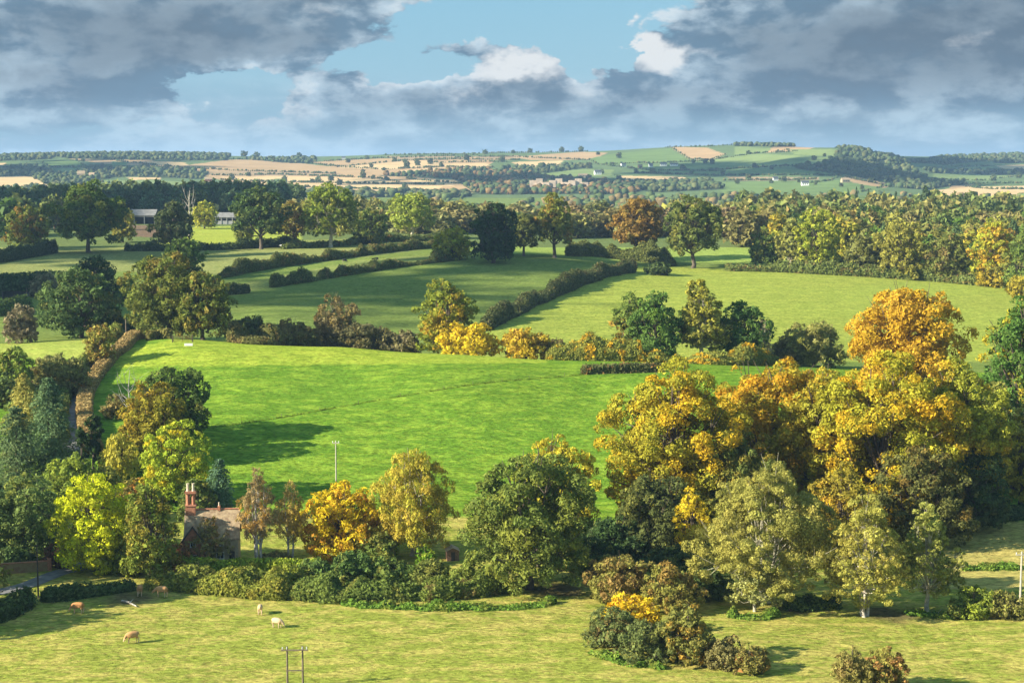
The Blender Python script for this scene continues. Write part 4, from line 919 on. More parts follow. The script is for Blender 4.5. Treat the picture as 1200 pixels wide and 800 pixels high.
hedge("thicket_hedge", "unbroken brown thicket behind the pasture brow under the bare ash", [(268, 402), (310, 404), (360, 406), (420, 408), (480, 410)], 5.0, 7, (.15, .14, .06), BRN, .4, s=.3, lumpy=1.0, y0=455)
hedge("thicket_hedge", "golden olive thicket joining the trees behind the clipped hedge", [(640, 422), (690, 427), (740, 430), (800, 430), (860, 428), (930, 427)], 5.5, 6, (.22, .22, .06), GOLD, .35, s=.3, lumpy=1.0, y0=440)
# nettles and rank grass
NET = (.13, .21, .04)
for lab, pts, h, w in (("bright green nettle bed along the long hedge foot", [(400, 708), (470, 712), (540, 713), (600, 712), (652, 706)], .9, 2.6),
                       ("bright green nettles at the large alder foot", [(852, 722), (880, 724), (914, 722)], 1.0, 2.2),
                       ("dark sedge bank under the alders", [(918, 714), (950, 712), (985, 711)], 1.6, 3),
                       ("green rushes by the small alder", [(1060, 718), (1090, 722), (1120, 724)], .8, 2.0),
                       ("rank grass along the pole field edge", [(1128, 668), (1160, 666), (1220, 664)], 1.0, 3),
                       ("weeds round the bush island front", [(690, 764), (730, 776), (780, 784)], .7, 1.6)):
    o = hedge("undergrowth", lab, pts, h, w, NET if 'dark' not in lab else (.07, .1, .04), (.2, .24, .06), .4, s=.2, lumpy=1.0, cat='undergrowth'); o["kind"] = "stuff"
o = hedge("undergrowth", "rough grass line along the old fence across the pasture", [(236, 504), (330, 489), (420, 473), (520, 456), (620, 444), (700, 437)], .2, .4, (.15, .20, .03), (.18, .2, .05), .3, s=.16, lumpy=.9, cat='undergrowth', dens=.7); o["kind"] = "stuff"
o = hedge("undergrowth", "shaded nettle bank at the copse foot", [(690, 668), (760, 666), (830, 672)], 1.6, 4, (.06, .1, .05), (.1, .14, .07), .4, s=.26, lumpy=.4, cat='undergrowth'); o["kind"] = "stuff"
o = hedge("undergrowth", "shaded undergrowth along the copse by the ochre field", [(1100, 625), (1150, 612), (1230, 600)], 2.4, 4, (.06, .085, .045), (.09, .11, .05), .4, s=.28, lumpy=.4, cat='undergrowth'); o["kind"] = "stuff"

# ------------------------------------------------------------------ woods
rngw = np.random.default_rng(77)
def scatter_wood(name, label, group, n, xr, yr, top_fn, palette, styles, s, mind, bias=2.0, Wr=(15, 23), keep=None):
    done = []; tries = 0
    while len(done) < n and tries < n * 60:
        tries += 1
        px = rngw.uniform(*xr); y0 = yr[0](px) if callable(yr[0]) else yr[0]
        Y = y0 + (yr[1] - y0) * rngw.uniform() ** bias
        p = pix(px, 300, Y); x = p[0]
        if keep and not keep(px, Y): continue
        if any((x - a) ** 2 + ((Y - b)) ** 2 < mind ** 2 for a, b in done): continue
        done.append((x, Y)); g = float(terr([x], [Y])[0])
        H = rngw.uniform(*top_fn)
        W = rngw.uniform(*Wr); k = rngw.choice(len(styles), p=[q[1] for q in styles]); sty = styles[k][0]
        if sty in ('spruce', 'pine'): W *= .6; H *= 1.05; c1, c2, kind = (.055, .085, .045), (.08, .11, .055), "dark conifer"
        else:
            kind, c1, c2 = palette[rngw.integers(len(palette))]; kind = kind + (" narrow tree" if sty == 'poplar' else " tree")
        j = rngw.uniform(.85, 1.2)
        tree_copy(name, kind + ' ' + label, group, (x, Y, g - .3), W, H, sty, int(rngw.integers(3)), s, tuple(q * j for q in c1), c2, rngw.uniform(.2, .6), rngw.uniform(0, 6.28))
lerp = lambda xs, ys: (lambda v: float(np.interp(v, xs, ys)))
AUT = [("olive gold", (.26, .24, .065), OLIVE2), ("drab olive", (.17, .18, .06), BRN), ("mid green", (.15, .18, .055), OLIVE), ("pale brown", (.23, .20, .095), (.26, .22, .1)), ("forest green", (.085, .12, .045), GRN), ("yellow", (.33, .31, .06), (.43, .33, .06)), ("leaf green", (.11, .145, .045), GRN), ("bronze", (.25, .21, .08), (.38, .24, .06)), ("dark green", (.09, .12, .045), OLIVE), ("deep green", (.07, .10, .04), DGRN)]
scatter_wood("woodland_tree", "standing in the wood above the sunlit pasture", "trees of the wood above the pasture", 140, (860, 1290),
             (lerp([860, 930, 1000, 1100, 1200, 1290], [905, 850, 818, 800, 775, 770]), 1080), (16, 23), AUT, [('round', .42), ('oak', .28), ('spruce', .1), ('pine', .12), ('poplar', .08)], .8, 11, 1.5)
DK = [("dark green", (.07, .10, .05), DGRN), ("near black green", (.055, .085, .045), DARK), ("dusky olive", (.09, .115, .05), OLIVE), ("blue green", (.075, .10, .06), BGRN)]
scatter_wood("woodland_tree", "standing in the wood behind the barns", "trees of the wood behind the barns", 70, (-60, 345), (lerp([-60, 130, 150, 350], [960, 1010, 1190, 1200]), 1400),
             (18, 25), DK, [('round', .5), ('oak', .4), ('spruce', .1)], 1.1, 13, 1.2, (15, 22), keep=lambda px, Y: not (140 < px < 300 and Y < 1190))
MIX = [("brown", (.19, .17, .08), BRN), ("light olive", (.23, .21, .09), OLIVE2), ("green", (.13, .14, .06), OLIVE), ("russet", (.20, .145, .1), BRN), ("dark green", (.10, .125, .055), DGRN), ("buff", (.25, .23, .11), OLIVE2)]
scatter_wood("woodland_tree", "standing in the wood beyond the brow", "trees of the wood beyond the brow", 88, (345, 870), (lerp([345, 440, 560, 600, 870], [1080, 1080, 1060, 985, 985]), 1250),
             (14, 21), MIX, [('round', .45), ('oak', .2), ('poplar', .23), ('spruce', .07), ('pine', .05)], 1.0, 11, 1.4)
def canopy_mass(label, n, xr, yr, hr, c1, c2, turn, s=1.5):
    """the closed canopy behind the front ranks, too deep to count"""
    base = crown_mesh('round', 18, 18, s, 4321, .8); nv = len(base.vertices); V0 = np.empty(nv * 3, np.float32); base.vertices.foreach_get("co", V0); V0 = V0.reshape(-1, 3)
    nf = len(base.polygons); cl0 = np.empty(nf, np.float32); base.attributes["clump"].data.foreach_get("value", cl0); lf0 = np.empty(nf, np.float32); base.attributes["leaf"].data.foreach_get("value", lf0)
    Y = rngw.uniform(*yr, n); X = (rngw.uniform(*xr, n) - 600) / F * Y; Z = terr(X, Y) - .5; a = rngw.uniform(0, 6.28, n); w = rngw.uniform(.8, 1.25, n); h = rngw.uniform(*hr, n) / 18
    V = np.stack([(V0[None, :, 0] * np.cos(a)[:, None] - V0[None, :, 1] * np.sin(a)[:, None]) * w[:, None] + X[:, None], (V0[None, :, 0] * np.sin(a)[:, None] + V0[None, :, 1] * np.cos(a)[:, None]) * w[:, None] + Y[:, None], V0[None, :, 2] * h[:, None] + Z[:, None]], 2)
    Fc = np.arange(nf * 3).reshape(1, nf, 3) + (np.arange(n) * nv)[:, None, None]
    me = new_mesh("canopy", V.reshape(-1, 3), Fc.reshape(-1, 3), {"clump": np.clip(np.tile(cl0, n) * .5 + np.repeat(rngw.uniform(size=n), nf) * .5, 0, 1), "leaf": np.tile(lf0, n)})
    o = link("wood_canopy", me, FOLIAGE); dress(o, c1, c2, turn); tag(o, label, "wood", None, "stuff")
canopy_mass("deep canopy of the wood above the sunlit pasture", 190, (870, 1330), (930, 1420), (17, 23), (.12, .145, .055), (.23, .21, .085), .42)
canopy_mass("deep canopy of the dark wood behind the barns", 130, (-80, 350), (1330, 1600), (18, 24), (.07, .095, .05), (.1, .12, .05), .4)
canopy_mass("deep canopy of the brown wood beyond the brow", 110, (340, 880), (1040, 1230), (12, 17), (.15, .15, .075), (.23, .2, .1), .5)
for px, top, w, Y in ((993, 221, 9, 1300), (1003, 219, 9, 1310), (1017, 222, 10, 1290), (1049, 224, 12, 1300), (1084, 218, 26, 1280), (905, 221, 18, 1330), (190, 224, 10, 1350), (420, 232, 10, 1250), (486, 238, 10, 1150), (640, 240, 12, 1150), (500, 244, 9, 1150), (1127, 228, 9, 1330), (330, 234, 10, 1300)):
    q, W, H, d = span(px, 260, top, w, Y)
    tree_copy("conifer_tree", "dark conifer tip standing above the tree tops", "conifers above the woods", q, W * 1.25, H, 'spruce', px % 3, .95, (.05, .075, .045), (.07, .1, .06), .5, px)

# ------------------------------------------------------------------ far hills: woods, hedges, single trees
HU, HY = np.meshgrid(us2, Ys2[Ys2 < 6700]); HX = HU * HY; HZ = terr(HX, HY); HPX, HPY = proj(HX, HY, HZ)
def hill_pos(px, py):
    c = int(np.argmin(abs(HPX[40] - px))); col = HPY[:, c]; b = np.nonzero(col <= py)[0]
    r = b[0] if len(b) else int(np.argmin(col)); return np.array((HX[r, c], HY[r, c], HZ[r, c]))
ph_ = (1 + 5 ** .5) / 2
ICO_V = unit(np.array([(-1, ph_, 0), (1, ph_, 0), (-1, -ph_, 0), (1, -ph_, 0), (0, -1, ph_), (0, 1, ph_), (0, -1, -ph_), (0, 1, -ph_), (ph_, 0, -1), (ph_, 0, 1), (-ph_, 0, -1), (-ph_, 0, 1)], float))
ICO_F = np.array([(0, 11, 5), (0, 5, 1), (0, 1, 7), (0, 7, 10), (0, 10, 11), (1, 5, 9), (5, 11, 4), (11, 10, 2), (10, 7, 6), (7, 1, 8), (3, 9, 4), (3, 4, 2), (3, 2, 6), (3, 6, 8), (3, 8, 9), (4, 9, 5), (2, 4, 11), (6, 2, 10), (8, 6, 7), (9, 8, 1)])
def blob_mass(name, label, pts, rad, c1, c2, turn, kind, cat, group=None, tall=1.0):
    n = len(pts); rng = np.random.default_rng(n + int(abs(pts[0][0])))
    r = rad * rng.uniform(.45, 1.35, n)
    V = pts[:, None] + ICO_V[None] * (r[:, None, None]) * rng.uniform(.7, 1.25, (n, 12, 1)) * np.array((1, 1, .9 * tall)); V[..., 2] += (r * .7 * tall)[:, None]
    Fc = ICO_F[None] + (np.arange(n) * 12)[:, None, None]
    me = new_mesh(name, V.reshape(-1, 3), Fc.reshape(-1, 3), {"clump": np.repeat(rng.uniform(size=n), 20), "leaf": np.repeat(rng.uniform(size=n), 20) * .7 + .3 * rng.uniform(size=20 * n)})
    o = link(name, me, FOLIAGE); dress(o, c1, c2, turn); tag(o, label, cat, group, kind); return o
WL = ["long dark wood crowning the far ridge", "dark wood at the end of the far ridge", "small wood on the far slope by the stubble", "winding wood running down the far slope",
      "wide autumn wood in the far valley below the stubble fields", "wood on the slope under the far brown fields", "big wooded hill falling to the valley", "wood below the most distant ridge", "wood on the most distant ridge top", "shelter wood in the distant valley",
      "tree belt on the far skyline dip", "wood by the far stubble strip", "tree clump on the highest far hilltop", "trees at the foot of the big wooded hill", "trees below the far pale pasture", "trees along the far valley floor", "trees in the far valley bottom"]
fr_ok = (HY < 5300) | (HPX > 1040)
for poly, lab in zip(HILL_WOODS, WL):
    k = in_poly(HPX, HPY, poly) & fr_ok & (abs(HU) < .36); ii = np.nonzero(k.ravel())[0]
    if len(ii) == 0: continue
    dep = HY.ravel()[ii]; n = min(len(ii), max(60, int(len(ii) * .27)))
    sel = rngw.choice(ii, n, replace=False); pts = np.stack([HX.ravel()[sel], HY.ravel()[sel], HZ.ravel()[sel]], 1) + rngw.normal(size=(n, 3)) * np.array((4, 6, 0))
    aut = 'autumn' in lab
    blob_mass("hill_wood", lab, pts, 6.0, (.06, .08, .042), (.17, .115, .06) if aut else (.09, .10, .05), .4, "stuff", "wood")
# trees and copses along the hidden valley between the plateau and the hills
nv_ = 1500; vY = rngw.uniform(2150, 2790, nv_); vX = rngw.uniform(-60, 1290, nv_); keepv = vnoise(vX * 3, vY, 130, 21) > .34
vY = vY[keepv]; vX = (vX[keepv] - 600) / F * vY
blob_mass("hill_wood", "dusky trees filling the valley floor before the far hills", np.stack([vX, vY, terr(vX, vY)], 1), 6.5, (.085, .11, .05), (.2, .15, .08), .35, "stuff", "wood")
HL = [[(0, 207), (38, 206), (62, 215)], [(130, 188), (200, 196), (270, 200), (395, 204)], [(240, 206), (330, 205), (440, 209), (470, 214)], [(260, 211), (300, 213), (440, 216), (520, 217)], [(330, 219), (430, 222), (560, 226)], [(270, 187), (330, 188), (400, 196), (450, 199)],
      [(370, 190), (440, 186), (560, 182)], [(395, 196), (470, 189), (560, 184)], [(450, 182), (540, 181), (600, 179), (690, 177)], [(470, 188), (545, 187), (610, 188)], [(505, 191), (570, 190), (600, 190)], [(450, 199), (520, 196), (580, 197)], [(560, 184), (600, 184), (690, 188)], [(478, 210), (540, 216), (560, 226)],
      [(690, 187), (700, 193), (820, 190)], [(700, 193), (760, 200), (850, 201)], [(785, 172), (808, 187), (832, 188), (850, 181)], [(745, 203), (830, 206), (985, 206)], [(720, 206), (740, 213), (770, 215)], [(820, 190), (880, 181), (925, 176)], [(830, 200), (900, 196), (975, 193)], [(850, 212), (960, 211)], [(905, 180), (935, 177)],
      [(985, 207), (1040, 218), (1000, 228)], [(940, 216), (975, 212), (985, 207)], [(1090, 211), (1150, 212), (1190, 207)], [(1095, 203), (1140, 203)], [(1110, 218), (1140, 216), (1200, 215)], [(1130, 219), (1160, 222), (1300, 222)], [(50, 190), (60, 197), (100, 196)], [(90, 188), (100, 195), (100, 203)], [(110, 212), (150, 219), (230, 221)], [(780, 173), (830, 172), (870, 169)], [(600, 196), (660, 194)], [(1070, 190), (1130, 196), (1165, 195)], [(200, 224), (280, 219)]]
for k, pl in enumerate(HL):
    pts = []
    for a, b in zip(pl[:-1], pl[1:]):
        m = max(2, int(math.hypot(b[0] - a[0], b[1] - a[1]) / 1.6))
        pts += [hill_pos(a[0] + (b[0] - a[0]) * t, a[1] + (b[1] - a[1]) * t) for t in np.linspace(0, 1, m, endpoint=False)]
    pts = np.array(pts)[rngw.uniform(size=len(pts)) < .86]
    blob_mass("hill_hedge", "thin dark hedge line dividing the far hill fields", pts, 2.9, (.06, .085, .045), (.1, .1, .05), .4, None, "hedge", "hedges of the far hills")
FT = [(408, 191), (431, 187), (463, 190), (474, 192), (477, 197), (490, 194), (504, 193), (518, 196), (399, 217), (365, 215), (373, 214), (334, 213), (437, 210), (453, 211), (474, 222), (510, 225), (424, 209), (424, 203), (436, 197), (449, 200), (388, 212), (291, 207), (271, 211), (196, 197), (700, 182), (680, 178), (622, 177), (658, 178), (601, 180), (569, 181), (724, 186), (745, 203), (780, 214), (792, 214), (764, 204), (812, 192), (828, 192), (834, 193), (876, 181), (883, 197), (905, 199), (810, 204), (953, 188), (966, 184), (935, 214), (918, 213), (903, 215), (955, 217), (1090, 221), (1165, 212), (1195, 209), (1130, 213), (1105, 214), (1147, 219), (864, 216), (876, 211), (848, 205), (690, 198), (705, 204), (640, 198), (588, 190), (546, 188), (320, 190), (352, 186), (300, 185), (286, 184), (98, 190), (120, 197), (60, 205), (725, 212), (800, 200), (1010, 222), (985, 219), (1020, 214), (1180, 190)]
for k, (px, py) in enumerate(FT):
    q = hill_pos(px, py); W = rngw.uniform(9, 17) * (q[1] / 4600)
    tree_copy("distant_tree", "small dark hedgerow tree dotted on the far hill fields", "single trees on the far hills", q, W, W * rngw.uniform(.9, 1.15), 'round', k % 3, 2.3, (.06, .085, .04), (.12, .11, .05), .4, k * 1.3)

# ------------------------------------------------------------------ buildings
STONE = plain("warm_stone", (.36, .28, .17), .9, .25, 1.2, None, .2)
TILE = plain("mossy_tiles", (.34, .225, .13), .85, .3, 1.6, (.42, .31, .18), .3)
BRICK = plain("red_brick", (.38, .16, .085), .9, .25, 3, None, .2)
BRICK_OLD = plain("old_brick", (.40, .22, .11), .9, .35, 1.2, (.30, .22, .10), .2)
WHITE = plain("white_paint", (.78, .77, .73), .6, .06, 2)
POT = plain("clay_pot", (.62, .50, .36), .8, .15, 4)
GLASS = plain("window_glass", (.03, .035, .045), .12, .1, 1)
DARKWOOD = plain("dark_timber", (.06, .045, .035), .8, .2, 4)
GREYSHEET = plain("grey_sheet_roof", (.20, .19, .175), .7, .15, .3)
DARKSHEET = plain("dark_cladding", (.055, .06, .07), .7, .2, .3)
CONCRETE = plain("concrete", (.30, .30, .28), .9, .12, 1)
REDMETAL = plain("rusty_red_metal", (.30, .13, .07), .7, .25, 4)
POLEWOOD = plain("weathered_pole", (.15, .115, .075), .9, .25, 3)
POLEPALE = plain("pale_pole", (.40, .36, .28), .85, .15, 3)
PORCELAIN = plain("porcelain", (.48, .48, .48), .3, .05, 3)

def gable_roof(b, x0, x1, yc, hw, zr, ze, over=.35, t=.18):
    """two slabs meeting on a ridge that runs along x"""
    sl = (zr - ze) / hw
    for s in (-1, 1):
        e = hw + over; z1 = zr - sl * e
        b.add([(x0, yc, zr), (x1, yc, zr), (x1, yc + s * e, z1), (x0, yc + s * e, z1), (x0, yc, zr + t), (x1, yc, zr + t), (x1, yc + s * e, z1 + t), (x0, yc + s * e, z1 + t)],
              [(0, 1, 2, 3), (4, 7, 6, 5), (0, 4, 5, 1), (1, 5, 6, 2), (2, 6, 7, 3), (3, 7, 4, 0)])
def window(parent, x, y, z, w, h, axis='y'):
    f = MB()
    for a, c, d, e in ((-w / 2, w / 2, 0, .1), (-w / 2, w / 2, h - .1, h), (-w / 2, -w / 2 + .1, .1, h - .1), (w / 2 - .1, w / 2, .1, h - .1), (-.04, .04, .1, h - .1)):
        f.box(a, c, -.1, .04, d, e)
    o = f.build("window", WHITE, parent); o.location = (x, y, z)
    g = MB(); g.box(-w / 2 + .08, w / 2 - .08, -.03, .0, .08, h - .08); g.build("pane", GLASS, o)
    s = MB(); s.box(-w / 2 - .1, w / 2 + .1, -.16, .03, -.1, -.004); s.build("sill", CONCRETE, o)
    if axis == 'x': o.rotation_euler = (0, 0, -math.pi / 2)
    return o

# cottage below the pasture
cp0 = pix(252, 655, 268); cz = float(terr([cp0[0]], [cp0[1]])[0])
cot = tag(empty("cottage", (cp0[0] - .3, cp0[1], cz), R(6)), "stone cottage with mossy tiled roof and tall brick chimney among garden trees", "house")
b = MB(); b.prism([(-2.9, 0), (2.9, 0), (2.9, 4.5), (0, 8.4), (-2.9, 4.5)], -4.4, 4.4)
b.v = [(y, -x, z) for x, y, z in b.v]; b.build("wall", STONE, cot)
b = MB(); gable_roof(b, -4.55, 4.65, 0, 2.9, 8.45, 4.5); rf = b.build("roof", TILE, cot)
b = MB(); b.tube([(-4.55, 0, 8.66), (4.65, 0, 8.66)], .16, 6); b.build("ridge_tiles", BRICK, rf)
# gabled wing towards the lane
b = MB(); b.prism([(-1.9, 0), (1.9, 0), (1.9, 3.9), (0, 6.6), (-1.9, 3.9)], -4.6, -2.0)
b.v = [(x - 2.9, y, z) for x, y, z in b.v]; b.build("wing_wall", BRICK, cot)
b = MB(); gable_roof(b, -4.9, -.3, 0, 1.9, 6.65, 3.9); b.v = [(y - 2.9, x, z) for x, y, z in b.v]; b.build("wing_roof", TILE, cot)
b = MB()
for s in (-1, 1): b.add([(-2.9, -4.98, 6.5), (-2.9, -4.98, 6.95), (-2.9 + s * 2.3, -4.98, 3.7), (-2.9 + s * 2.3, -4.98, 3.3), (-2.9, -4.90, 6.5), (-2.9, -4.90, 6.95), (-2.9 + s * 2.3, -4.90, 3.7), (-2.9 + s * 2.3, -4.90, 3.3)], [(0, 1, 2, 3), (4, 7, 6, 5), (0, 4, 5, 1), (1, 5, 6, 2), (2, 6, 7, 3), (3, 7, 4, 0)])
b.build("bargeboard", DARKWOOD, cot)
ch = MB(); ch.box(-4.35, -2.75, -.65, .65, 7.4, 9.3); ch.box(-4.45, -2.65, -.75, .75, 9.3, 9.5)
for x in (-4.0, -3.1):
    ch.tube([(x, 0, 9.5), (x, 0, 11.4)], .34, 8)
ch.box(-4.5, -2.6, -.5, .5, 11.4, 11.6); ch.box(-4.42, -2.68, -.44, .44, 11.6, 11.8)
chm = ch.build("chimney", BRICK, cot)
for x in (-4.0, -3.1):
    q = MB(); q.tube([(x, 0, 11.8), (x, 0, 12.2), (x, 0, 13.0), (x, 0, 13.1)], [.26, .2, .2, .25], 8); q.build("chimney_pot", POT, chm)
b = MB(); b.box(.9, 1.35, -.3, .3, 8.4, 9.2); c2 = b.build("flue", BRICK, cot); q = MB(); q.tube([(1.12, 0, 9.2), (1.12, 0, 9.8)], .12, 6); q.build("chimney_pot", POT, c2)
window(cot, 1.5, -2.95, 3.0, 1.1, 1.1); window(cot, 1.4, -2.95, .8, 1.3, 1.2); window(cot, -.3, -2.95, .8, 1.1, 1.2); window(cot, -2.9, -4.64, .8, 1.3, 1.2); window(cot, -2.9, -4.64, 3.3, .9, 1.0)
b = MB(); b.box(2.9, 3.8, -3.0, -2.86, 0, 2.05); dr = b.build("door", DARKWOOD, cot); b = MB(); b.tube([(3.66, -3.06, 1.0), (3.66, -3.02, 1.0)], .04, 6); b.build("handle", PORCELAIN, dr)

# old brick garden wall on the lane
w0 = hit(-40, 676); w1 = hit(58, 668); L = np.linalg.norm(w1[:2] - w0[:2])
gw = tag(empty("garden_wall", w0, math.atan2(w1[1] - w0[1], w1[0] - w0[0])), "low old brick wall along the lane under the laurel hedge", "wall")
zz = float(w1[2] - w0[2])
b = MB(); b.box(0, L, -.2, .2, -.4 + min(0, zz), 1.75); b.build("brickwork", BRICK_OLD, gw)
b = MB(); b.box(-.05, L + .05, -.26, .26, 1.754, 1.9); b.build("coping", BRICK, gw)
b = MB(); b.box(L - .3, L + .35, -.32, .32, -.4, 2.2); b.build("end_pier", BRICK, gw)

# barns beyond the upper fields
def barn(label, px, py, w, h, dep, Y, bays, open_front):
    q = pix(px, py, Y); g = float(terr([q[0]], [q[1]])[0]); o = tag(empty("barn", (q[0], q[1], g)), label, "barn")
    b = MB(); b.box(-w / 2, w / 2, dep * .5 - .2, dep * .5, 0, h * .62); b.box(-w / 2, -w / 2 + .3, -dep * .5, dep * .5 - .2, 0, h * .62); b.box(w / 2 - .3, w / 2, -dep * .5, dep * .5 - .2, 0, h * .62); b.build("wall", DARKSHEET, o)
    b = MB(); gable_roof(b, -w / 2 - .4, w / 2 + .4, 0, dep / 2, h, h * .62, .5, .2); b.build("roof", GREYSHEET, o)
    for k in range(bays + 1):
        x = -w / 2 + .3 + (w - .6) * k / bays; p = MB(); p.box(x - .25, x + .25, -dep * .5 - .31, -dep * .5 - .01, -.3, h * .61); p.build("post", CONCRETE, o)
    p = MB(); p.box(-w / 2, w / 2, -dep * .5 - .02, -dep * .5 + .2, h * .5, h * .6); p.build("fascia", GREYSHEET, o)
    if not open_front:
        for k in range(bays):
            x0 = -w / 2 + .6 + (w - .6) * k / bays; p = MB(); p.box(x0, x0 + (w - .6) / bays - .6, -dep * .5, -dep * .5 + .15, 0, h * .3); p.build("panel", CONCRETE, o)
barn("grey roofed open fronted barn beside the brown plot", 166, 263, 22, 10, 14, 1150, 3, True)
barn("long low barn with pale slatted front beyond the bright field", 268, 265, 24, 8, 14, 1160, 6, False)
barn("far barn glimpsed beside the dark upright oak", 334, 264, 18, 7, 12, 1180, 5, False)
# field shed
q = hit(18, 350, 480); sh = tag(empty("field_shed", q, R(-3)), "dark open field shed in front of the tall evergreen hedge", "shed")
b = MB(); b.box(-4.5, 4.5, 1.6, 1.8, 0, 2.7); b.box(-4.5, -4.3, -1.6, 1.6, 0, 2.6); b.box(4.3, 4.5, -1.6, 1.6, 0, 2.6); b.build("wall", DARKSHEET, sh)
b = MB(); b.add([(-4.8, -2, 2.95), (4.8, -2, 2.95), (4.8, 2, 2.62), (-4.8, 2, 2.62), (-4.8, -2, 3.05), (4.8, -2, 3.05), (4.8, 2, 2.72), (-4.8, 2, 2.72)], [(0, 3, 2, 1), (4, 5, 6, 7), (0, 1, 5, 4), (1, 2, 6, 5), (2, 3, 7, 6), (3, 0, 4, 7)]); b.build("roof", DARKWOOD, sh)
for x in (-4.2, 0, 4.2):
    b = MB(); b.box(x - .1, x + .1, -1.7, -1.5, 0, 2.85); b.build("post", DARKWOOD, sh)
# garden shed and panels by the golden birch
q = hit(530, 655); gs = tag(empty("garden_shed", (q[0], q[1], q[2]), R(8)), "small brown timber garden shed behind the meadow hedge by the golden birch", "shed")
b = MB(); b.prism([(-1.2, 0), (1.2, 0), (1.2, 2.0), (0, 2.6), (-1.2, 2.0)], -1.4, 1.4); b.build("wall", plain("red_timber", (.20, .11, .065), .85, .2, 3), gs); gs.scale = (.85, .85, .85)
b = MB(); gable_roof(b, -1.6, 1.6, 0, 1.2, 2.65, 2.0, .2, .08); b.v = [(y, x, z) for x, y, z in b.v]; b.build("roof", TILE, gs)
b = MB(); b.box(-.4, .4, -1.46, -1.41, 0, 1.8); b.build("door", DARKWOOD, gs)
tree("topiary_bush", "small bright green rounded bush beside the garden shed", 498, 662, 636, 22, 'shrub', (.18, .32, .04), YGRN, .3, cat='bush')

# houses on the far hills
def far_house(label, px, py, w, h, wall, rz):
    q = hill_pos(px, py); o = tag(empty("farmhouse", q, rz), label, "house", "houses on the far hills")
    b = MB(); b.prism([(-w * .3, -2), (w * .3, -2), (w * .3, h * .6), (0, h), (-w * .3, h * .6)], -w / 2, w / 2); b.v = [(y, -x, z) for x, y, z in b.v]; b.build("wall", wall, o)
    b = MB(); gable_roof(b, -w / 2 - .5, w / 2 + .5, 0, w * .3, h + .1, h * .6 + .1, .5, .3); b.build("roof", DARKSHEET if wall is WHITE else TILE, o)
    for k in (-.28, .0, .28): b = MB(); b.box(k * w - .9, k * w + .9, -w * .3 - .15, -w * .3 - .02, h * .22, h * .42); b.build("window", GLASS, o)
for px, py, w, h, mt, rz, lab in ((700, 205, 16, 11, WHITE, .2, "white farmhouse on the far slope above the valley wood"), (682, 208, 20, 8, STONE, .1, "long tan farm building beside the white farmhouse"), (778, 195, 16, 9, WHITE, 0, "white house in the far hill village, largest of its row"), (790, 195, 20, 7, WHITE, -.1, "long white building at the village end on the far hill"),
        (762, 196, 10, 9, WHITE, .3, "small white village cottage beside the largest house"), (750, 197, 10, 9, BRICK, .2, "red brick village house on the far hill"), (730, 196, 12, 9, WHITE, .4, "lone white house before the far village"), (943, 218, 14, 9, WHITE, .0, "white house in the green pasture under the wooded hill"), (990, 214, 16, 9, STONE, .2, "stone farmhouse below the big wooded hill"), (910, 212, 10, 8, WHITE, .1, "tiny white cottage on the green far slope"),
        (96, 209, 16, 16, STONE, .1, "tall pinkish stone house in the far wood"), (107, 209, 12, 12, STONE, -.1, "smaller stone house joined to the tall one in the far wood"), (243, 213, 16, 9, BRICK, .1, "brick farmhouse below the far stubble"), (402, 187, 10, 8, WHITE, 0, "white speck of a house under the far ridge")):
    far_house(lab, px, py, w, h, mt, rz)
# pale quarry face in the valley wood
q = hill_pos(655, 221); b = MB()
for k in range(9):
    x = -52 + k * 12.5; h = 9 + 4 * math.sin(k * 2.1); b.box(x - 6.4, x + 6.3, -3 + 2 * math.cos(k * 1.7), 8, -4, h)
qo = b.build("quarry_face", plain("pale_rock", (.55, .42, .30), .95, .2, .1), None); qo.location = q + np.array((0, -25, 6)); tag(qo, "pale tan quarry cliff showing through the far valley wood", "cliff")

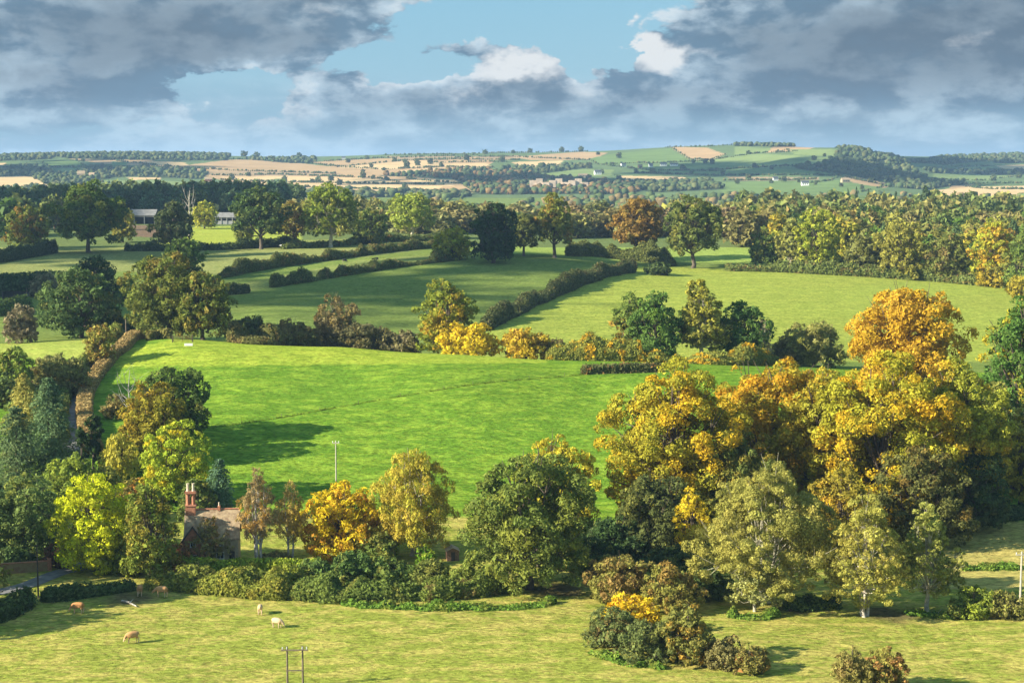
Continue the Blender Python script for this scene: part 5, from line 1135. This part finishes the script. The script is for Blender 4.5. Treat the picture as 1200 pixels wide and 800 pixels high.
# ------------------------------------------------------------------ cattle
def cow_mesh(variant):
    hx, hz = ((1.28, .22), (1.22, .30), (1.35, .45))[variant]
    J = [("pel", -.62, 0, 1.06, .33, .36), ("rump", -.86, 0, 1.08, .26, .26), ("belly", -.1, 0, .98, .37, .40), ("chest", .48, 0, 1.0, .33, .38), ("neck", .82, 0, .98 - variant * .0, .2, .26), ("neck2", 1.06, .06, (.98 + hz) / 2 + .06, .16, .2), ("poll", hx, .12, hz + .24, .13, .14), ("muz", hx + .12, .16, hz - .02, .085, .09)]
    V = [(a[1], a[2], a[3]) for a in J]; Rr = [(a[4], a[5]) for a in J]
    E = [(0, 1), (0, 2), (2, 3), (3, 4), (4, 5), (5, 6), (6, 7)]
    def chain(root, pts):
        k = root
        for x, y, z, r in pts: V.append((x, y, z)); Rr.append((r, r)); E.append((k, len(V) - 1)); k = len(V) - 1
    st = (.06, -.1, .08)[variant]
    for s in (-1, 1):
        chain(0, [(-.74, s * .2, .78, .17), (-.72 + s * st, s * .22, .52, .09), (-.82 + s * st, s * .22, .42, .075), (-.78 + s * st, s * .22, .1, .055), (-.74 + s * st, s * .22, .0, .07)])
        chain(3, [(.48, s * .2, .72, .14), (.5 - s * st, s * .2, .42, .08), (.5 - s * st, s * .2, .1, .055), (.53 - s * st, s * .2, .0, .07)])
        chain(6, [(hx - .1, .12 + s * .14, hz + .3, .05), (hx - .14, .12 + s * .26, hz + .27, .03)])
    chain(1, [(-1.08, 0, 1.02, .05), (-1.12, 0, .7, .03), (-1.1, .02, .42, .045)])
    me = bpy.data.meshes.new("cow_skeleton"); me.from_pydata(V, E, []); o = bpy.data.objects.new("cow_skeleton", me); COL.objects.link(o)
    sk_ = o.modifiers.new("skin", 'SKIN'); sk_.use_smooth_shade = True; sub = o.modifiers.new("sub", 'SUBSURF'); sub.levels = 2
    for i, r in enumerate(Rr): me.skin_vertices[0].data[i].radius = r; me.skin_vertices[0].data[i].use_root = (i == 0)
    dg_ = bpy.context.evaluated_depsgraph_get(); out = bpy.data.meshes.new_from_object(o.evaluated_get(dg_)); out.name = "cow"
    bpy.data.objects.remove(o); return out
def cow_material():
    m, nt, out = material("cow_hide"); tcn = nt.nodes.new('ShaderNodeTexCoord'); sp_ = nt.nodes.new('ShaderNodeSeparateXYZ'); nt.links.new(tcn.outputs['Object'], sp_.inputs[0])
    oi = nt.nodes.new('ShaderNodeObjectInfo')
    pale = mixc(nt, .5, oi.outputs['Color'], (.72, .55, .38))
    f = mth(nt, 'ADD', sp_.outputs[2], mth(nt, 'MULTIPLY', mth(nt, 'SUBTRACT', noise(nt, tcn.outputs['Object'], 3, 3), .5), .5))
    c = mixc(nt, smooth(nt, f, .38, .72), pale, oi.outputs['Color'])
    p = nt.nodes.new('ShaderNodeBsdfPrincipled'); p.inputs['Roughness'].default_value = .8; nt.links.new(c, p.inputs['Base Color']); nt.links.new(p.outputs[0], out.inputs[0]); return m
HIDE = cow_material(); COWS = [cow_mesh(k) for k in range(3)]
for c in COWS: c.materials.append(HIDE)
TAN = (.46, .20, .06); CREAM = (.62, .42, .24); DARKHIDE = (.03, .025, .02)
def cow(label, px, py, rz, var, col, sc=1.08, group="cattle grazing the meadow"):
    p = hit(px, py); o = link("cow", COWS[var], None); o.location = p; o.rotation_euler = (0, 0, rz); o.scale = (sc * .86, sc * 1.12, sc * 1.16); o.color = (*col, 1); tag(o, label, "cow", group); return o
cow("orange tan cow grazing in profile by the shaded lane hedge", 91, 718, R(178), 0, TAN)
cow("tan cow seen from behind near the fallen log and hedge", 164, 697, R(100), 1, (.42, .2, .07))
cow("light tan cow grazing broadside against the long hedge", 189, 699, R(170), 2, (.50, .26, .10), 1.12)
cow("tan cow with lowered head alone on the open meadow", 155, 753, R(205), 1, (.48, .25, .09))
cow("pale cow facing away towards the hedge near the cream cow", 305, 719, R(95), 0, (.58, .38, .2), .95)
cow("cream cow grazing out on the meadow near the power pole frame", 325, 735, R(-20), 1, CREAM, .95)
cow("black cow in the strip of field between two dark hedges", 404, 308, R(20), 0, DARKHIDE, 1.2, "dark cattle in the hedged strip")
cow("dark cow beside the long dark hedge in the upper strip", 441, 306, R(160), 1, DARKHIDE, 1.2, "dark cattle in the hedged strip")
def sheep_mesh():
    b = MB(); rng = np.random.default_rng(4)
    b.tube([(-.6, 0, .62), (-.5, 0, .64), (-.2, 0, .66), (.2, 0, .66), (.45, 0, .66), (.55, 0, .66)], [.1, .28, .33, .33, .26, .1], 8)
    b.tube([(.45, 0, .7), (.7, 0, .78), (.85, 0, .7), (.95, 0, .6)], [.16, .13, .12, .07], 7)
    for x in (-.4, .35):
        for y in (-.16, .16): b.tube([(x, y, .5), (x, y, .0)], [.07, .05], 5)
    me = bpy.data.meshes.new("sheep"); me.from_pydata(b.v, [], b.f); me.update(); return me
SHEEP = sheep_mesh(); SHEEP.materials.append(WHITE)
for px, py in ((284, 291), (291, 290), (296, 291), (330, 290)):
    o = link("sheep", SHEEP); o.location = hit(px, py); o.rotation_euler = (0, 0, px); o.scale = (1.5,) * 3; tag(o, "white sheep at the hedge under the dark upright oak", "sheep", "sheep by the dark upright oak")

# ------------------------------------------------------------------ poles, gate, fence and small things
def pole(name, label, px, base, top, arm=0, mat=POLEWOOD, r=.15, ins=True, rz=0):
    p, _, H, d = span(px, base, top, 1); o = tag(empty(name, p, rz), label, "pole")
    b = MB(); b.tube([(0, 0, -.5), (0, 0, H * .5), (0, 0, H)], [r * 1.15, r, r * .8], 8); b.build("shaft", mat, o)
    if arm:
        b = MB(); b.box(-arm, arm, -.12, .02, H - .55, H - .38); a = b.build("crossarm", mat, o)
        for x in (-arm + .1, 0, arm - .1):
            q = MB(); q.tube([(x, -.05, H - .38), (x, -.05, H - .25), (x, -.05, H - .1)], [.05, .1, .05], 6); q.build("insulator", PORCELAIN, a)
    return o
pole("telegraph_pole", "slim pole standing alone in the sloping green pasture", 394, 566, 516, .7, POLEPALE, .13)
pole("telegraph_pole", "brown pole in the hedge at the top of the lane", 148, 399, 374, 0, POLEWOOD, .2)
pole("telegraph_pole", "thin pole in the shaded field near the shed", 32, 362, 338, 0, POLEWOOD, .17)
pole("telegraph_pole", "short rusty pole rising from the lane shrub", 92, 464, 436, 0, REDMETAL, .16)
pole("utility_pole", "pale wooden pole with crossarm in the bush at the meadow end", 1195, 722, 646, .9, POLEPALE, .16)
pole("utility_pole", "dark pole on the lane in front of the brick wall", 45, 700, 638, 0, DARKWOOD, .12)
# H-frame power pole on the meadow
pl = hit(337, 806); prr = hit(355, 806); zt = pix(346, 757, pl[1])[2] - pl[2]
hf = tag(empty("power_pole_frame", (pl + prr) / 2, R(2)), "twin pole timber power frame with white insulators on the meadow", "pole")
g = (prr[0] - pl[0]) / 2
for s in (-1, 1): b = MB(); b.tube([(s * g, 0, -.5), (s * g, 0, zt)], [.14, .11], 8); b.build("post", POLEWOOD, hf)
b = MB(); b.box(-g - .1, g + .1, -.2, -.13, zt * .42, zt * .42 + .16); b.build("brace", POLEWOOD, hf)
b = MB(); b.box(-g - .75, g + .75, -.2, -.14, zt - .5, zt - .33); a = b.build("crossarm", POLEWOOD, hf)
for s in (-1, 1):
    for x in (.55 * s, .0):
        b = MB(); b.tube([(s * g + x, -.17, zt - .33), (s * g + x, -.17, zt - .15), (s * g + x, -.17, zt)], [.05, .09, .05], 6); b.build("insulator", PORCELAIN, a)
b = MB(); b.tube([(-g, -.12, zt - .5), (-g * .4, -.3, zt - 1.2), (g * .3, -.3, zt - 1.1), (g, -.12, zt - .6)], .025, 5); b.build("cable", DARKWOOD, hf)

# gate, trough, stile, logs
p0 = hit(203, 401); p1 = hit(225, 401); L = np.linalg.norm(p1[:2] - p0[:2])
gt = tag(empty("field_gate", p0, math.atan2(p1[1] - p0[1], p1[0] - p0[0])), "rusty barred field gate under the huge oak", "gate")
for k in range(5): b = MB(); z = .35 + k * .32; b.box(.1, L - .1, -.04, .04, z, z + .1); b.build("bar", REDMETAL, gt)
for x in (.05, L * .5, L - .05): b = MB(); b.box(x - .06, x + .06, -.055, .055, .25, 1.8); b.build("upright", REDMETAL, gt)
for x in (-.2, L + .2): b = MB(); b.box(x - .12, x + .12, -.12, .12, -.3, 2.0); b.build("gate_post", POLEWOOD, gt)
p = hit(221, 405); tr = tag(empty("water_trough", p, R(4)), "white water trough on the pasture near the gate", "trough")
b = MB(); b.box(-1.1, 1.1, -.35, .35, 0, .12); b.box(-1.1, 1.1, -.35, -.28, .12, .6); b.box(-1.1, 1.1, .28, .35, .12, .6); b.box(-1.1, -1.03, -.28, .28, .12, .6); b.box(1.03, 1.1, -.28, .28, .12, .6); b.build("basin", WHITE, tr)
b = MB(); b.box(-1.02, 1.02, -.27, .27, .13, .5); b.build("water", GLASS, tr)
p = hit(1153, 610); stl = tag(empty("stile", p, R(5)), "small white slatted stile at the shaded copse edge", "stile")
for x in (-.4, .4): b = MB(); b.box(x - .06, x + .06, -.06, .06, -.2, 2.0); b.build("upright", WHITE, stl)
for k in range(5): b = MB(); b.box(-.5, .5, -.11, -.07, .3 + k * .36, .42 + k * .36); b.build("rail", WHITE, stl)
def log(label, a, c, r, mat):
    p = hit(*a); e = hit(*c) - p; o = tag(empty("fallen_log", p), label, "log"); b = MB(); m = e * .5 + np.array((0, .3, 0))
    b.tube([np.array((0, 0, r * .8)), m * .5 + np.array((0, .1, r)), m + np.array((0, 0, r)), e + np.array((0, 0, r * .7))], [r, r * .9, r * .8, r * .4], 7); b.build("trunk", mat, o)
    b = MB(); b.tube([m + np.array((0, 0, r)), m + np.array((.5, .3, r + .5))], [r * .5, r * .2], 5); b.build("stub", mat, o)
log("bleached white log lying on the brown patch of meadow", (143, 705), (160, 711), .2, BARK_WHITE)
log("pale fallen branch beside the small alder", (1092, 720), (1109, 719), .18, BARK_PALE)
log("dark fallen bough in the shade under the large alder", (925, 716), (955, 711), .2, BARK)
# wire fence across the pasture
fp = resample(path_px([(236, 504), (330, 489), (420, 473), (520, 456), (620, 444), (700, 437)]), 8.0)
fn = tag(empty("wire_fence", (fp[0][0], fp[0][1], float(terr([fp[0][0]], [fp[0][1]])[0]))), "thin post and wire fence running across the green pasture", "fence")
fz = terr(fp[:, 0], fp[:, 1]); o3 = np.array(fn.location)
b = MB(); b.box(-.04, .04, -.04, .04, -.3, .9); pm = b.build("post", POLEWOOD, fn); pm.location = (0, 0, 0); pmesh = pm.data
for (x, y), z in list(zip(fp, fz))[1:]:
    k = link("post", pmesh, None, fn); k.location = np.array((x, y, z)) - o3
for hgt in (.4, .8):
    b = MB(); b.tube([np.array((x, y, z + hgt)) - o3 for (x, y), z in zip(fp, fz)], .012, 4, False); b.build("wire", DARKWOOD, fn)

# ------------------------------------------------------------------ haze: the damp autumn air of the valley
b = MB(); b.box(-13500, 13500, -120, 13800, -12, 240)
hz = b.build("haze", None) if False else None
me = bpy.data.meshes.new("haze"); me.from_pydata(b.v, [], b.f); me.update()
hm, nt, out = material("valley_haze")
pv = nt.nodes.new('ShaderNodeVolumePrincipled'); pv.inputs['Color'].default_value = (.45, .68, 1.0, 1); pv.inputs['Density'].default_value = HAZE = 5.8e-5; pv.inputs['Anisotropy'].default_value = .1
nt.links.new(pv.outputs[0], out.inputs['Volume'])
hz = link("haze", me, hm); hz["kind"] = "stuff"; tag(hz, "thin blue haze filling the valley air", "haze")

# ------------------------------------------------------------------ drifting clouds on the sunny side; they throw the soft shade on the fields
cm_, nt, out = material("cloud_vapour"); d = nt.nodes.new('ShaderNodeBsdfDiffuse'); d.inputs[0].default_value = (.85, .86, .88, 1); nt.links.new(d.outputs[0], out.inputs[0])
def cloud(px, py, rx, ry, n, pr, Y=None, alt=430.):
    t = hit(px, py) if Y is None else np.array((pix(px, py, Y)[0], Y, 25.))
    k = (alt - t[2]) / SUN_DIR.z; c = t + np.array(SUN_DIR) * k; rng = np.random.default_rng(int(px + py))
    r = np.abs(rng.normal(size=n)) * .52; r = np.where(r > 1.15, rng.uniform(0, 1, n), r); a = rng.uniform(0, 6.28, n)
    C = c + np.stack([np.cos(a) * r * rx, np.sin(a) * r * ry, rng.normal(size=n) * pr * .35], 1)
    s = pr * rng.uniform(.5, 1.2, n)
    V = C[:, None] + ICO_V[None] * s[:, None, None] * rng.uniform(.8, 1.2, (n, 12, 1)) * np.array((1, 1, .55))
    o = link("cloud", new_mesh("cloud", V.reshape(-1, 3), (ICO_F[None] + (np.arange(n) * 12)[:, None, None]).reshape(-1, 3)), cm_)
    o["kind"] = "structure"; return o
CLOUDS = [(420, 338, 90, 95, 620, 4.8), (110, 352, 60, 80, 200, 9), (590, 305, 50, 50, 110, 9), (130, 300, 80, 60, 80, 10)]
for c in CLOUDS: cloud(*c)
cloud(110, 240, 230, 190, 420, 30, 1350); cloud(1010, 205, 230, 330, 300, 45, 3700, 1500.); cloud(1120, 190, 350, 500, 200, 60, 4800, 1900.); cloud(640, 212, 330, 260, 110, 50, 3500, 1500.); cloud(160, 200, 280, 330, 110, 50, 4100, 1600.); cloud(850, 200, 160, 300, 60, 50, 3900, 1600.)  # the last broad ones are unseen clouds added to dim the far hills
